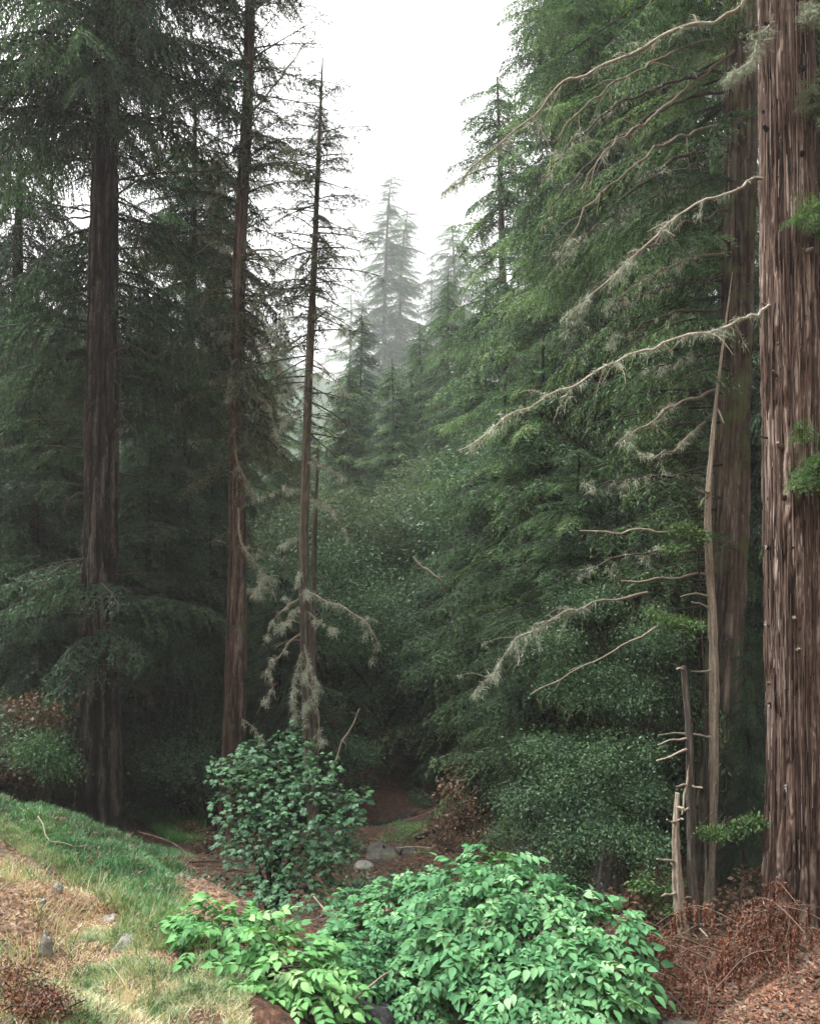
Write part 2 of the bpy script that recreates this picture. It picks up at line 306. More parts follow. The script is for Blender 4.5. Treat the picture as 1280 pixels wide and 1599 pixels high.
def ground_z(x, y, fine=True):
    x = np.asarray(x, float); y = np.asarray(y, float); sh = x.shape; x = x.ravel(); y = y.ravel()
    d2 = (x[:, None] - CW[None, :, 0]) ** 2 + (y[:, None] - CW[None, :, 1]) ** 2
    sc_ = 0.5 + 0.045 * np.clip(CW[None, :, 1], 0, 60)
    wt = 1.0 / (d2 / sc_ ** 2 + 0.02) ** 1.6
    res = CW[:, 2] - base_h(CW[:, 0], CW[:, 1])
    h = base_h(x, y) + (wt * res[None, :]).sum(1) / (wt.sum(1) + 0.004)
    if fine:
        k = np.clip(y / 6, 0.4, 3.0)
        h = h + 0.10 * k * (vnoise(x * 0.5 + 50, y * 0.5 + 50, 3) - 0.5) + 0.13 * (vnoise(x * 1.7 + 90, y * 1.7 + 90, 5) - 0.5) + 0.07 * (vnoise(x * 5 + 300, y * 5 + 300, 6) - 0.5) + 0.025 * (vnoise(x * 14 + 500, y * 14 + 500, 8) - 0.5)
    return h.reshape(sh)
def gz(x, y): return float(ground_z(np.array([x]), np.array([y]))[0])
def build_ground():
    s = np.linspace(-1, 1, 321); xs = np.sign(s) * (14 * np.abs(s) + 286 * np.abs(s) ** 4)
    t = np.linspace(0, 1, 421); ys = -30 + 34 * np.minimum(t / 0.1, 1) + np.where(t > 0.1, 36 * (t - 0.1) / 0.9 + 560 * ((t - 0.1) / 0.9) ** 4, 0)
    X, Y = np.meshgrid(xs, ys); Z = np.vstack([ground_z(X[i:i + 60], Y[i:i + 60]) for i in range(0, len(ys), 60)])
    V = np.stack([X, Y, Z], -1).reshape(-1, 3); nx, ny = len(xs), len(ys)
    i = np.arange(ny - 1)[:, None] * nx; j = np.arange(nx - 1)[None, :]
    Fq = np.stack([i + j, i + j + 1, i + nx + j + 1, i + nx + j], -1).reshape(-1, 4)
    c = V[Fq].mean(1)
    # dry open bank on the near left
    dry = np.clip((-1.0 - c[:, 0]) / 1.0, 0, 1) * np.clip((11.5 - c[:, 1]) / 3, 0, 1)
    dry *= np.clip(vnoise(c[:, 0] * 1.5 + 40, c[:, 1] * 1.5 + 40, 9) * 1.8 - 0.1, 0, 1)
    g = Geo(); g.add(V, Fq, dry)
    o = obj('ground', g, M['ground'], smooth=True); tag(o, kind='structure')
build_ground()
# ------------------------------------------------------------------ foliage templates
def leaflets(base, direc, normal, length, width, g, tint):
    """thin rhombic leaflets; all inputs arrays"""
    side = np.cross(normal, direc); side /= np.linalg.norm(side, axis=1)[:, None] + 1e-9
    L = length[:, None]; W = width[:, None]
    V = np.stack([base, base + direc * L * 0.45 + side * W * 0.5, base + direc * L, base + direc * L * 0.45 - side * W * 0.5], 1)
    n = len(base); g.add(V.reshape(-1, 3), np.arange(n * 4).reshape(n, 4), tint)

def conifer_branch(L, seed, leaf=0.075, wid=0.024, step=0.085, lstep=0.036, up=0.10, droop=0.30, hang=0.30, fill=1.0, bare=0.12, tw=0.34):
    """returns (needles, wood) arrays for a branch along +x of length L"""
    r = rng(seed); gl = Geo(); gw = Geo()
    n = 12; s = np.linspace(0, 1, n)
    axis = np.stack([L * s * (1 - 0.06 * s), L * 0.05 * np.sin(s * 3 + r.uniform(0, 6)) * s, L * (up * s - droop * s ** 2)], 1)
    tube(gw, axis, 0.011 * L ** 0.8 * (1 - 0.85 * s) + 0.002, k=4, tint=0.4, cap=False)
    ts = np.arange(max(bare, 0.05), 1.0, step / L)
    B = []; D = []; Nn = []; T = []; Ln = []
    for i, t in enumerate(ts):
        if r.random() > fill: continue
        p = np.array([np.interp(t, s, axis[:, k]) for k in range(3)])
        q = np.array([np.interp(min(t + 0.05, 1), s, axis[:, k]) for k in range(3)]); d0 = q - p; d0 /= np.linalg.norm(d0) + 1e-9
        sg = 1 if i % 2 else -1
        ln = tw * L * (1 - 0.75 * t) * (0.35 + 0.65 * min(1, (t - bare + 0.12) * 4)) * r.uniform(0.55, 1.15) + 0.08
        a = R(r.uniform(42, 70)) * sg
        d = np.array([d0[0] * math.cos(a) - d0[1] * math.sin(a), d0[0] * math.sin(a) + d0[1] * math.cos(a), d0[2] + r.uniform(-0.25, 0.12)])
        d /= np.linalg.norm(d)
        m = max(3, int(ln / lstep)); u = (np.arange(m) + 0.5) / m
        P = p + d * (u * ln)[:, None]; P[:, 2] -= hang * ln * u ** 2
        P += r.normal(0, 0.012, P.shape)
        tang = d[None, :] + np.array([0, 0, -2 * hang])[None, :] * u[:, None]; tang /= np.linalg.norm(tang, axis=1)[:, None]
        e = p + d * ln; e[2] -= hang * ln
        if ln > 0.15:
            md = p + d * ln * 0.5; md[2] -= hang * ln * 0.25
            tube(gw, np.array([p, md, e]), np.array([0.004, 0.003, 0.0015]) * L ** 0.4, k=3, tint=0.35, cap=False)
        tb = r.normal(0, 0.12)
        for s2 in (-1, 1):
            ang = R(r.uniform(38, 60)) * s2
            dd = np.stack([tang[:, 0] * math.cos(ang) - tang[:, 1] * math.sin(ang), tang[:, 0] * math.sin(ang) + tang[:, 1] * math.cos(ang), tang[:, 2]], 1)
            dd += r.normal(0, 0.32, dd.shape); dd /= np.linalg.norm(dd, axis=1)[:, None]
            B.append(P); D.append(dd); nn = np.tile([0, 0, 1.0], (m, 1)) + r.normal(0, 0.55, (m, 3)); Nn.append(nn)
            T.append(np.clip(0.36 + tb + 0.34 * u + r.normal(0, 0.10, m), 0, 1)); Ln.append(leaf * (1.15 - 0.5 * u) * r.uniform(0.7, 1.25, m))  # tint lightens toward twig tips, imitating lit sprays
    B = np.vstack(B); D = np.vstack(D); Nn = np.vstack(Nn); T = np.concatenate(T); Ln = np.concatenate(Ln)
    leaflets(B, D, Nn, Ln, Ln * (wid / leaf), gl, T)
    return gl.arrays(), gw.arrays()
TPL = {}
def templates(kind, lens, nvar, **kw):
    TPL[kind] = [(L, conifer_branch(L, 100 * i + 7 * j + sum(map(ord, kind)), **kw)) for i, L in enumerate(lens) for j in range(nvar)]
templates('near', (1.0, 1.8, 2.8), 5, leaf=0.080, wid=0.021, step=0.050, lstep=0.025, hang=0.45, tw=0.38)
templates('near_long', (2.4, 3.6), 4, leaf=0.080, wid=0.021, step=0.058, lstep=0.026, droop=0.42, up=0.05, hang=0.6, tw=0.32)
templates('far', (1.2, 2.4, 3.6), 4, leaf=0.115, wid=0.036, step=0.085, lstep=0.040, droop=0.30, hang=0.5, tw=0.38)
templates('sparse', (0.9, 1.6), 5, leaf=0.075, wid=0.020, step=0.075, lstep=0.034, fill=0.7, bare=0.25, droop=0.15, hang=0.45, tw=0.32)
templates('weep', (1.2, 2.2), 5, leaf=0.085, wid=0.023, step=0.056, lstep=0.027, droop=0.55, hang=0.9, tw=0.36)
def rotm(az, pitch, s, roll=0.0):
    ca, sa = math.cos(az), math.sin(az); cp, sp = math.cos(pitch), math.sin(pitch); cr, sr = math.cos(roll), math.sin(roll)
    Rz = np.array([[ca, -sa, 0], [sa, ca, 0], [0, 0, 1]]); Ry = np.array([[cp, 0, -sp], [0, 1, 0], [sp, 0, cp]]); Rx = np.array([[1, 0, 0], [0, cr, -sr], [0, sr, cr]])
    return Rz @ Ry @ Rx * s
def put_branch(gl, gw, kind, p, az, pitch, L, r, tint=0.0):
    T = TPL[kind]; best = sorted(T, key=lambda t: abs(math.log(t[0] / L)) + r.random() * 0.25)[0]
    Mx = rotm(az, pitch, L / best[0], r.normal(0, 0.25))
    if r.random() < 0.5: Mx = Mx @ np.diag([1, -1, 1.0])
    if gl is not None: gl.merge(best[1][0], Mx, p, tint)
    if gw is not None: gw.merge(best[1][1], Mx, p)
def path_at(P, z):
    return np.array([np.interp(z, P[:, 2], P[:, 0]), np.interp(z, P[:, 2], P[:, 1]), z])
def crown(gl, gw, P, z0, z1, n, lenf, kind, r, pitch=(0.1, 0.3), az=None, tv=0.22, tb=0.0):
    """n branches on the trunk path between z0 and z1; lenf(t) gives the length, t from 0 at z0 to 1 at z1"""
    for i in range(n):
        t = (i + r.random()) / n; z = z0 + (z1 - z0) * t
        p = path_at(P, z); a = r.uniform(0, 2 * PI) if az is None else az(r)
        L = max(0.25, lenf(t) * r.uniform(0.6, 1.15))
        put_branch(gl, gw, kind, p, a, r.uniform(*pitch), L, r, r.normal(tb, tv))  # random branch tone, spread widened to imitate lit clumps
def trunk(P, rad, k=14, rings=None, rough=0.10, seed=1, flutes=9, flare=0.35):
    """bark-ridged tapering trunk; tint rises on the ridges"""
    g = Geo(); P = np.asarray(P, float); H = P[-1, 2] - P[0, 2]; n = rings or max(10, int(H * 3))
    Q = resample(P, n); rad = np.interp(Q[:, 2], P[:, 2], rad)
    hh = Q[:, 2] - Q[0, 2]; rad = rad * (1 + flare * np.exp(-hh / (3.0 * rad[0])))
    th = np.arange(k) / k; U, Vv = np.meshgrid(th, hh)
    ph = 0.9 * vnoise(U * 6, Vv * 0.5, seed + 5, 6)
    rid = np.abs(np.sin((U * flutes + 0.6 * ph) * PI)) ** 0.6
    d = rough * (rid - 0.6) + rough * 1.4 * (vnoise(U * 24, Vv * 1.1, seed, 24) - 0.5) + rough * 0.8 * (vnoise(U * 60, Vv * 3.0, seed + 9, 60) - 0.5) + rough * 1.0 * (vnoise(U * 3, Vv * 0.5, seed + 2, 3) - 0.5)
    for (fu, fv, wd_, dp) in ((22, 1.3, 0.13, 1.0), (46, 3.1, 0.16, 0.6)):
        c_ = 1 - np.abs(2 * vnoise(U * fu, Vv * fv + 3 * U, seed + fu, fu) - 1); d = d - rough * dp * np.clip((c_ - (1 - wd_ * 2)) / (wd_ * 2), 0, 1) ** 1.2
    d = d + rough * 0.5 * (vnoise(U * 90, Vv * 14, seed + 4, 90) - 0.5)
    T, A, B = frames(Q); a = th * 2 * PI
    rr = rad[:, None] * (1 + d)
    V = Q[:, None, :] + rr[..., None] * (np.cos(a)[None, :, None] * A[:, None, :] + np.sin(a)[None, :, None] * B[:, None, :])
    i = np.arange(n - 1)[:, None] * k; j = np.arange(k)[None, :]; j2 = (j + 1) % k
    Fq = np.stack([i + j, i + j2, i + k + j2, i + k + j], -1).reshape(-1, 4)
    t = np.clip(0.62 + d / (rough * 2.4 + 1e-6), 0, 1)
    g.add(V.reshape(-1, 3), Fq, t[:-1].ravel())
    V2 = np.vstack([V[-1], Q[-1:]]); g.add(V2, np.stack([np.arange(k), (np.arange(k) + 1) % k, np.full(k, k)], -1), 0.5)
    return g, Q
def base_path(pts, seed=0, wob=0.0):
    """path from (px, py, Y) pixels, bottom first; the lowest point is carried down into the ground"""
    P = [at(*p) for p in pts]; b = P[0]; z = gz(b[0], b[1])
    if b[2] > z - 0.15:
        d = P[0] - P[1]; d = d / max(1e-6, -d[2]); d = np.clip(d, -0.15, 0.15); d[2] = -1
        k = b[2] - z + 0.2; P.insert(0, b + d * k)
    return np.array(P)
def lichen_at(g, P, r, n, size=0.12, w=0.012):
    """uneven tufts of thin hanging strands along P"""
    P = np.asarray(P); nc = max(2, n // 5); cen = r.uniform(0, len(P) - 1.001, nc); wt = r.uniform(0.0, 1.0, nc) ** 2 * 1.8 + 0.1
    idx = np.clip(np.repeat(cen, 5) + r.normal(0, 0.8, nc * 5), 0, len(P) - 1.001); sz = np.repeat(wt, 5)
    i0 = idx.astype(int); f = (idx - i0)[:, None]; base = P[i0] * (1 - f) + P[i0 + 1] * f; m = len(base)
    for q in range(6):
        b = base + r.normal(0, 0.016, base.shape)
        d = r.normal(0, 1.0, base.shape); d[:, 2] -= 0.7; d /= np.linalg.norm(d, axis=1)[:, None]
        ln = size * sz * r.uniform(0.1, 0.6, m); ww = np.maximum(w * 0.5 * r.uniform(0.5, 1.4, m), 0.0035); tt = np.clip(r.normal(0.45, 0.22, m), 0, 1)
        leaflets(b, d, r.normal(0, 1, base.shape), ln, ww, g, tt)
        d2 = d * 0.5 + r.normal(0, 0.3, d.shape); d2[:, 2] -= 0.8; d2 /= np.linalg.norm(d2, axis=1)[:, None]
        leaflets(b + d * ln[:, None] * 0.7, d2, r.normal(0, 1, base.shape), ln * 0.8, ww * 0.7, g, tt)
def limb(parent, pts, r0, r1, mat_, lich=0, seed=0, twigs=6, size=0.12, label=None, name='branch', twl=0.5, k=6, world=None):
    """a bare limb through pixel points (px, py, Y) or world points"""
    r = rng(seed + 900); P = np.array([at(*p) for p in pts]) if world is None else np.asarray(world, float)
    ln = np.linalg.norm(np.diff(P, axis=0), axis=1).sum(); n = max(8, int(ln / 0.12)); Q = resample(P, n)
    jit = r.normal(0, 1, (n, 3)); jit = (jit + np.roll(jit, 1, 0)) * 0.010 * min(1.5, ln); jit[0] = 0; Q = Q + jit
    g = Geo(); s = np.linspace(0, 1, n)
    tube(g, Q, (r0 * (1 - s) + r1 * s) * (1 + 0.12 * r.normal(0, 1, n)), k=k, tint=0.5 + 0.2 * r.normal())
    gl = Geo(); pts_l = [Q]
    for _ in range(twigs):
        i = int(r.uniform(0.2, 0.97) * n); i = min(i, n - 2); d = Q[i + 1] - Q[i]; d /= np.linalg.norm(d) + 1e-9
        dv = d * 0.7 + r.normal(0, 0.5, 3); dv[2] -= 0.25; dv /= np.linalg.norm(dv); l = ln * twl * r.uniform(0.08, 0.35)
        K = np.array([Q[i], Q[i] + dv * l * 0.5 + r.normal(0, 0.03 * l, 3), Q[i] + dv * l + np.array([0, 0, -0.2 * l])]); K = resample(K, 6)
        ra = (r0 * (1 - i / n) + r1 * i / n) * 0.5
        tube(g, K, np.linspace(ra, max(0.0025, ra * 0.3), 6), k=4, tint=0.6); pts_l.append(K)
    o = obj(name, g, mat_, parent)
    if label: o['label'] = label
    if lich:
        lichen_at(gl, Q[n // 8:], r, lich, size)
        for K in pts_l[1:]: lichen_at(gl, K, r, max(2, lich // (2 * twigs + 1)), size)
        obj('lichen', gl, M['lichen'], o)
    return o

# broadleaf foliage
def leaf_blob(g, centers, r, spread, n, size, aspect=0.5, up=0.5, tint=0.45, tv=0.15):
    """n leaves round each centre"""
    c = np.repeat(np.asarray(centers), n, 0); m = len(c)
    off = r.normal(0, 1, (m, 3)) * np.array([1, 1, 0.55]) * spread
    b = c + off; d = off / (np.linalg.norm(off, axis=1)[:, None] + 1e-6) + r.normal(0, 0.6, (m, 3)); d[:, 2] -= 0.25; d /= np.linalg.norm(d, axis=1)[:, None]
    nn = r.normal(0, 0.7, (m, 3)); nn[:, 2] += up + 0.6
    ln = size * r.uniform(0.6, 1.3, m)
    tb = np.repeat(r.normal(tint, tv, len(centers)), n)
    leaflets(b, d, nn, ln, ln * aspect * r.uniform(0.8, 1.2, m), g, np.clip(tb + r.normal(0, 0.12, m), 0, 1))
def lobes_fill(lobes, r, n, inner=0.55):
    out = []
    vol = np.array([l[1][0] * l[1][1] * l[1][2] for l in lobes]) ** (2 / 3); vol /= vol.sum()
    for (c, rd), v in zip(lobes, vol):
        m = max(2, int(n * v)); d = r.normal(0, 1, (m, 3)); d /= np.linalg.norm(d, axis=1)[:, None]
        out.append(np.asarray(c) + d * np.asarray(rd) * (inner + (1 - inner) * r.random(m) ** 0.6)[:, None])
    return np.vstack(out)
def stems(g, base, targets, r0, r, mid=0.35):
    for t in targets:
        t = np.asarray(t, float); m = base * (1 - mid) + t * mid + np.array([0, 0, 0.15 * np.linalg.norm(t - base)]) + r.normal(0, 0.05, 3)
        P = resample(np.array([base + r.normal(0, 0.04, 3) * [1, 1, 0], m, t]), 10); tube(g, P, np.linspace(r0, 0.004, 10), k=5, tint=0.5, cap=False)

# one leaf blade and compound leaves for the near shrubs
def blade(L, W, fold=0.25, curl=0.25, n=5):
    s = np.linspace(0, 1, n); w = W * np.sin(PI * np.clip(s, 0.02, 0.985) ** 0.8) * 0.5
    z = -curl * L * s ** 2
    mid = np.stack([L * s, 0 * s, z], 1); lf = np.stack([L * s, w, z + fold * w], 1); rt = np.stack([L * s, -w, z + fold * w], 1)
    V = np.vstack([mid, lf, rt]); i = np.arange(n - 1)
    Fq = np.vstack([np.stack([i, i + 1, n + i + 1, n + i], 1), np.stack([i + 1, i, 2 * n + i, 2 * n + i + 1], 1)])
    return V, Fq
def compound(seed, Lr=0.24, npair=3, bl=0.092, bw=0.056):
    r = rng(seed); gl = Geo(); gw = Geo()
    s = np.linspace(0, 1, 6); ax = np.stack([Lr * s, 0 * s, 0.06 * Lr * s - 0.30 * Lr * s ** 2], 1)
    tube(gw, ax, 0.0022, k=3, cap=False)
    pos = [0.42 + 0.5 * i / max(1, npair - 0.5) for i in range(npair)]
    items = [(1.0, 0.0, 1.1)] + [(p, sg * R(r.uniform(52, 68)), r.uniform(0.8, 1.0)) for p in pos for sg in (1, -1)]
    for t, a, k in items:
        p = np.array([np.interp(t, s, ax[:, q]) for q in range(3)])
        V, Fq = blade(bl * k, bw * k, fold=r.uniform(0.1, 0.4), curl=r.uniform(0.1, 0.4))
        Mx = rotm(a, R(r.uniform(-22, 8)) - 0.15 * t, 1.0, r.normal(0, 0.25)); gl.add(V @ Mx.T + p, Fq, np.clip(0.42 + r.normal(0, 0.13), 0, 1))
    return gl.arrays(), gw.arrays()
CMP = [compound(i) for i in range(10)]
CMPS = [compound(50 + i, Lr=0.16, npair=3, bl=0.066, bw=0.040) for i in range(8)]
def palmate(seed, s=0.09):
    r = rng(seed); gl = Geo(); gw = Geo()
    tube(gw, np.array([[0, 0, 0], [0.06, 0, 0.01], [0.1, 0, 0]]), 0.0018, k=3, cap=False)
    for a, k in ((0, 1), (42, 0.85), (-42, 0.85), (88, 0.6), (-88, 0.6)):
        V, Fq = blade(s * k, s * k * 0.62, fold=0.15, curl=r.uniform(0.1, 0.35), n=4)
        gl.add(V @ rotm(R(a + r.normal(0, 5)), R(r.uniform(-20, 5)), 1).T + [0.1, 0, 0], Fq, np.clip(0.45 + r.normal(0, 0.05), 0, 1))
    return gl.arrays(), gw.arrays()
PLM = [palmate(200 + i) for i in range(8)]
def leafy_shrub(root, lobes, n, tpl, mat_, r, smin=0.8, smax=1.25, inner=0.6, sky=0.55, base=None, top_only=True, tv=0.13, stemn=14, tgrad=0.0):
    gl = Geo(); gw = Geo(); base = world_loc(root) if base is None else base
    pts = lobes_fill(lobes, r, n, inner)
    cc = np.mean([l[0] for l in lobes], 0)
    for p in pts:
        # leaf points outward from the nearest lobe centre, and down a little
        k = min(range(len(lobes)), key=lambda q: np.linalg.norm((p - lobes[q][0]) / lobes[q][1])); o = (p - lobes[k][0]) / np.asarray(lobes[k][1])
        if o[2] < -0.55 and r.random() < 0.6: continue
        az = math.atan2(o[1], o[0]) + r.normal(0, 0.6); pit = 0.30 * o[2] - 0.12 + r.normal(0, 0.22)
        tl, tw_ = tpl[r.integers(len(tpl))]; s = r.uniform(smin, smax); Mx = rotm(az, pit, s, r.normal(0, 0.28))
        gl.merge(tl, Mx, p, r.normal(0, tv) + tgrad * o[2]); gw.merge(tw_, Mx, p)
    stems(gw, base, pts[r.choice(len(pts), min(stemn, len(pts)), replace=False)], 0.016, r)
    obj('foliage', gl, mat_, root); obj('stem', gw, M['twig'], root)

# ------------------------------------------------------------------ named trees
def conifer(label, pts, rads, bark, leafm, crowns, seed, k=14, cat='conifer', name='conifer_tree', rough=0.10, flutes=9, flare=0.35, rings=None, group=None, twigm='twig'):
    """pts: (px, py, Y) bottom first, rads one per point; crowns: list of dicts for crown()"""
    r = rng(seed); P = base_path(pts); rr = list(rads)
    if len(P) > len(rr): rr = [rr[0] * 1.05] + rr
    root = thing(name, (P[0][0], P[0][1], P[0][2] + 0.2), label, cat, group)
    g, Q = trunk(P, rr, k=k, rough=rough, seed=seed, flutes=flutes, flare=flare, rings=rings)
    obj('trunk', g, M[bark], root, smooth=False)
    gl = Geo(); gw = Geo()
    for c in crowns:
        c = dict(c); za = at(0, c.pop('py0'), P[0][1])[2]; zb = at(0, c.pop('py1'), P[0][1])[2]
        crown(gl, gw, Q, za, zb, c.pop('n'), c.pop('len'), c.pop('kind'), r, **c)
    if gl.n: obj('crown', [gl, gw], [M[leafm], M[twigm]], root)
    return root, Q
offcam = lambda r: PI / 2 + r.uniform(-2.2, 2.2)
lin = lambda a, b: (lambda t: a + (b - a) * t)

# the big dark redwood on the left
A, QA = conifer('big dark redwood with a bare black trunk standing on the grassy left bank', [(152, 1312, 15), (156, 1000, 15), (160, 600, 15), (165, 250, 15), (170, -60, 15), (172, -300, 15)], [0.36, 0.31, 0.27, 0.22, 0.18, 0.14],
    'bark_dark', 'needle_dark', [dict(py0=1010, py1=880, n=12, len=lin(2.2, 2.0), kind='near', pitch=(-0.1, 0.15), az=lambda r: r.uniform(-3.4, 0.3)), dict(py0=600, py1=430, n=40, len=lin(2.6, 2.5), kind='weep', pitch=(-0.15, 0.25), az=offcam), dict(py0=430, py1=330, n=16, len=lin(2.6, 2.5), kind='weep', pitch=(-0.1, 0.3), az=offcam),
    dict(py0=340, py1=210, n=14, len=lin(2.0, 2.4), kind='sparse', pitch=(0.0, 0.35), tb=-0.05, az=offcam),
    dict(py0=215, py1=-300, n=165, len=lin(2.9, 2.3), kind='weep', pitch=(-0.25, 0.25), tb=0.1),
    dict(py0=960, py1=620, n=34, len=lin(1.3, 2.4), kind='sparse', pitch=(-0.2, 0.2), az=offcam)], 11, k=90, rings=320, rough=0.13, flutes=11, name='redwood_tree', cat='redwood tree')
for i, (pts) in enumerate([[(168, 300, 15), (200, 330, 14.6), (228, 400, 14.2), (240, 450, 14)], [(160, 330, 15), (110, 345, 14.7), (60, 340, 14.4), (10, 360, 14)],
        [(165, 240, 15), (215, 255, 14.5), (260, 330, 14), (285, 420, 13.8)], [(160, 290, 15), (120, 250, 14.8), (60, 235, 14.5), (0, 260, 14)], [(160, 215, 15), (215, 175, 14.5), (280, 195, 14), (330, 240, 13.6)],
        [(165, 690, 15), (205, 665, 14.6), (225, 720, 14.4)], [(150, 870, 15), (110, 880, 14.6), (70, 905, 14.2), (45, 920, 14)], [(165, 1060, 15), (215, 1070, 14.6), (250, 1100, 14.3)], [(150, 760, 15), (115, 775, 14.6), (80, 830, 14.2)], [(165, 560, 15), (200, 540, 14.5), (245, 560, 14)], [(160, 480, 15), (120, 460, 14.5), (70, 480, 14)], [(165, 640, 15), (130, 620, 14.3), (85, 650, 14)], [(160, 180, 15), (110, 120, 14.6), (60, 150, 14.2), (20, 210, 13.9)]]):
    limb(A, pts, 0.022, 0.004, M['twig'], lich=0, seed=i, twigs=14, twl=0.9)

# slimmer trees of the left side
B, QB = conifer('slim dark conifer between the big left redwood and the reddish trunk', [(285, 1290, 21), (286, 800, 21), (296, 500, 21), (302, 360, 21), (306, 130, 21)], [0.24, 0.20, 0.14, 0.09, 0.03],
    'bark_dark', 'needle_dark', [dict(py0=420, py1=235, n=50, len=lin(2.4, 1.6), kind='near', pitch=(-0.2, 0.2)), dict(py0=900, py1=600, n=60, len=lin(1.6, 2.2), kind='weep', pitch=(-0.3, 0.1)), dict(py0=600, py1=240, n=110, len=lin(2.6, 1.0), kind='near', pitch=(-0.3, 0.1))], 12)
C, QC = conifer('tall slender conifer with reddish lower bark and mossy dead twigs', [(362, 1240, 15.5), (366, 1100, 15.5), (370, 900, 15.5), (371, 650, 15.5), (374, 400, 15.5), (387, 150, 15.5), (391, -40, 15.5), (393, -200, 15.5)], [0.20, 0.19, 0.165, 0.135, 0.115, 0.10, 0.088, 0.07],
    'bark_rusty', 'needle_olive', [dict(py0=760, py1=370, n=120, len=lin(1.1, 1.4), kind='sparse', pitch=(-0.5, 0.1), tb=0.05), dict(py0=370, py1=-200, n=70, len=lin(1.5, 1.7), kind='sparse', pitch=(-0.1, 0.5), tb=-0.1), dict(py0=330, py1=-200, n=44, len=lin(1.4, 2.1), kind='near', pitch=(-0.3, 0.4), tb=-0.1),
    dict(py0=700, py1=420, n=26, len=lin(1.2, 1.2), kind='weep', pitch=(-0.5, 0.0), az=lambda r: r.uniform(-1.1, 0.6))], 13, k=48, rings=260, rough=0.12, flutes=7)
for i, (pts, l) in enumerate([([(372, 790, 15.4), (380, 850, 14.9), (398, 880, 14.8), (408, 905, 14.7), (424, 905, 14.6)], 70), ([(392, 935, 14.9), (405, 918, 14.8), (412, 895, 14.8)], 40), ([(366, 670, 15.4), (371, 720, 15.1), (385, 755, 14.9), (400, 790, 14.8)], 40),
        ([(371, 560, 15.4), (360, 590, 15.1), (357, 625, 15.0)], 20), ([(376, 600, 15.4), (400, 615, 15), (425, 650, 14.7), (437, 700, 14.5)], 60), ([(376, 520, 15.4), (405, 540, 15), (430, 560, 14.7), (455, 600, 14.5)], 60), ([(378, 470, 15.4), (410, 490, 15), (440, 540, 14.7)], 40),
        ([(388, 180, 15.4), (430, 130, 15.2), (470, 80, 15), (495, 50, 14.8)], 10), ([(389, 100, 15.4), (360, 60, 15.2), (330, 50, 15)], 10), ([(388, 215, 15.4), (330, 260, 15.2), (300, 280, 15)], 5), ([(376, 400, 15.4), (420, 390, 15), (460, 420, 14.8)], 15)]):
    limb(C, pts, 0.026, 0.006, M['twig_grey'], lich=l, seed=20 + i, twigs=7, twl=0.6, size=0.16)
D, QD = conifer('thin spindly half dead conifer rising behind the round green shrub', [(486, 1230, 14.0), (481, 1150, 14.0), (474, 900, 14.0), (480, 650, 14.0), (490, 420, 14.0), (498, 230, 14.0), (503, 110, 14.0), (504, 90, 14.0)], [0.088, 0.086, 0.08, 0.068, 0.053, 0.035, 0.016, 0.009],
    'bark_grey', 'needle_olive', [dict(py0=450, py1=110, n=70, len=lin(1.3, 0.65), kind='sparse', pitch=(-0.25, 0.3), tb=-0.1), dict(py0=480, py1=130, n=34, len=lin(1.1, 0.6), kind='near', pitch=(-0.4, 0.3), tb=-0.1), dict(py0=680, py1=450, n=34, len=lin(1.0, 1.3), kind='sparse', pitch=(-0.6, 0.0))], 14, k=24, rings=160, flutes=5)
for i, (pts, l, r0) in enumerate([([(468, 935, 14), (445, 950, 13.8), (425, 975, 13.7), (410, 1010, 13.6)], 16, .016), ([(470, 990, 14), (445, 1010, 13.7), (425, 1040, 13.6), (422, 1080, 13.5), (416, 1112, 13.5)], 24, .02), ([(478, 925, 14), (520, 940, 13.7), (555, 958, 13.5), (578, 980, 13.4), (590, 1015, 13.3)], 130, .02),
        ([(475, 950, 14), (500, 972, 13.8), (525, 985, 13.7)], 14, .012), ([(478, 1060, 13.9), (492, 1095, 13.6), (498, 1140, 13.5), (504, 1178, 13.4)], 24, .014), ([(476, 1010, 14), (465, 1050, 13.7), (460, 1090, 13.6), (462, 1130, 13.6)], 150, .016), ([(474, 1000, 14), (485, 1040, 13.7), (492, 1070, 13.6), (478, 1110, 13.6)], 90, .014),
        ([(474, 880, 14), (465, 905, 13.8), (460, 920, 13.8)], 14, .01), ([(484, 560, 14), (510, 580, 13.8), (540, 620, 13.6)], 14, .01), ([(488, 480, 14), (520, 500, 13.8), (550, 545, 13.6)], 12, .01), ([(496, 320, 14), (530, 330, 13.8), (560, 360, 13.6)], 8, .009), ([(482, 640, 14), (455, 650, 13.8), (440, 665, 13.6)], 14, .01),
        ([(478, 780, 14), (510, 790, 13.8), (545, 840, 13.6)], 20, .01), ([(483, 600, 14), (450, 615, 13.8), (430, 650, 13.6)], 14, .01)]):
    limb(D, pts, r0, 0.004, M['twig_grey'], lich=l, seed=50 + i, twigs=8, twl=0.55, size=0.13)
r = rng(404)
for rt_, Q_, lo, hi, n_ in ((C, QC, 1150, 250, 22), (D, QD, 1150, 300, 16)):       # short dead twigs with lichen up the slender trunks
    for i in range(n_):
        z = at(0, r.uniform(hi, lo), Q_[0][1])[2]; p = path_at(Q_, z); a_ = r.uniform(-3.6, 0.5); l = r.uniform(0.3, 0.95); e = p + [math.cos(a_) * l, math.sin(a_) * l * 0.6, -l * r.uniform(0.0, 0.7)]
        limb(rt_, None, 0.012, 0.003, M['twig_grey'], lich=int(r.choice([0, 12, 35])), seed=600 + i, twigs=7, twl=0.9, world=[p, (p + e) / 2 + [0, 0, l * 0.12], e], size=0.13, name='twig')
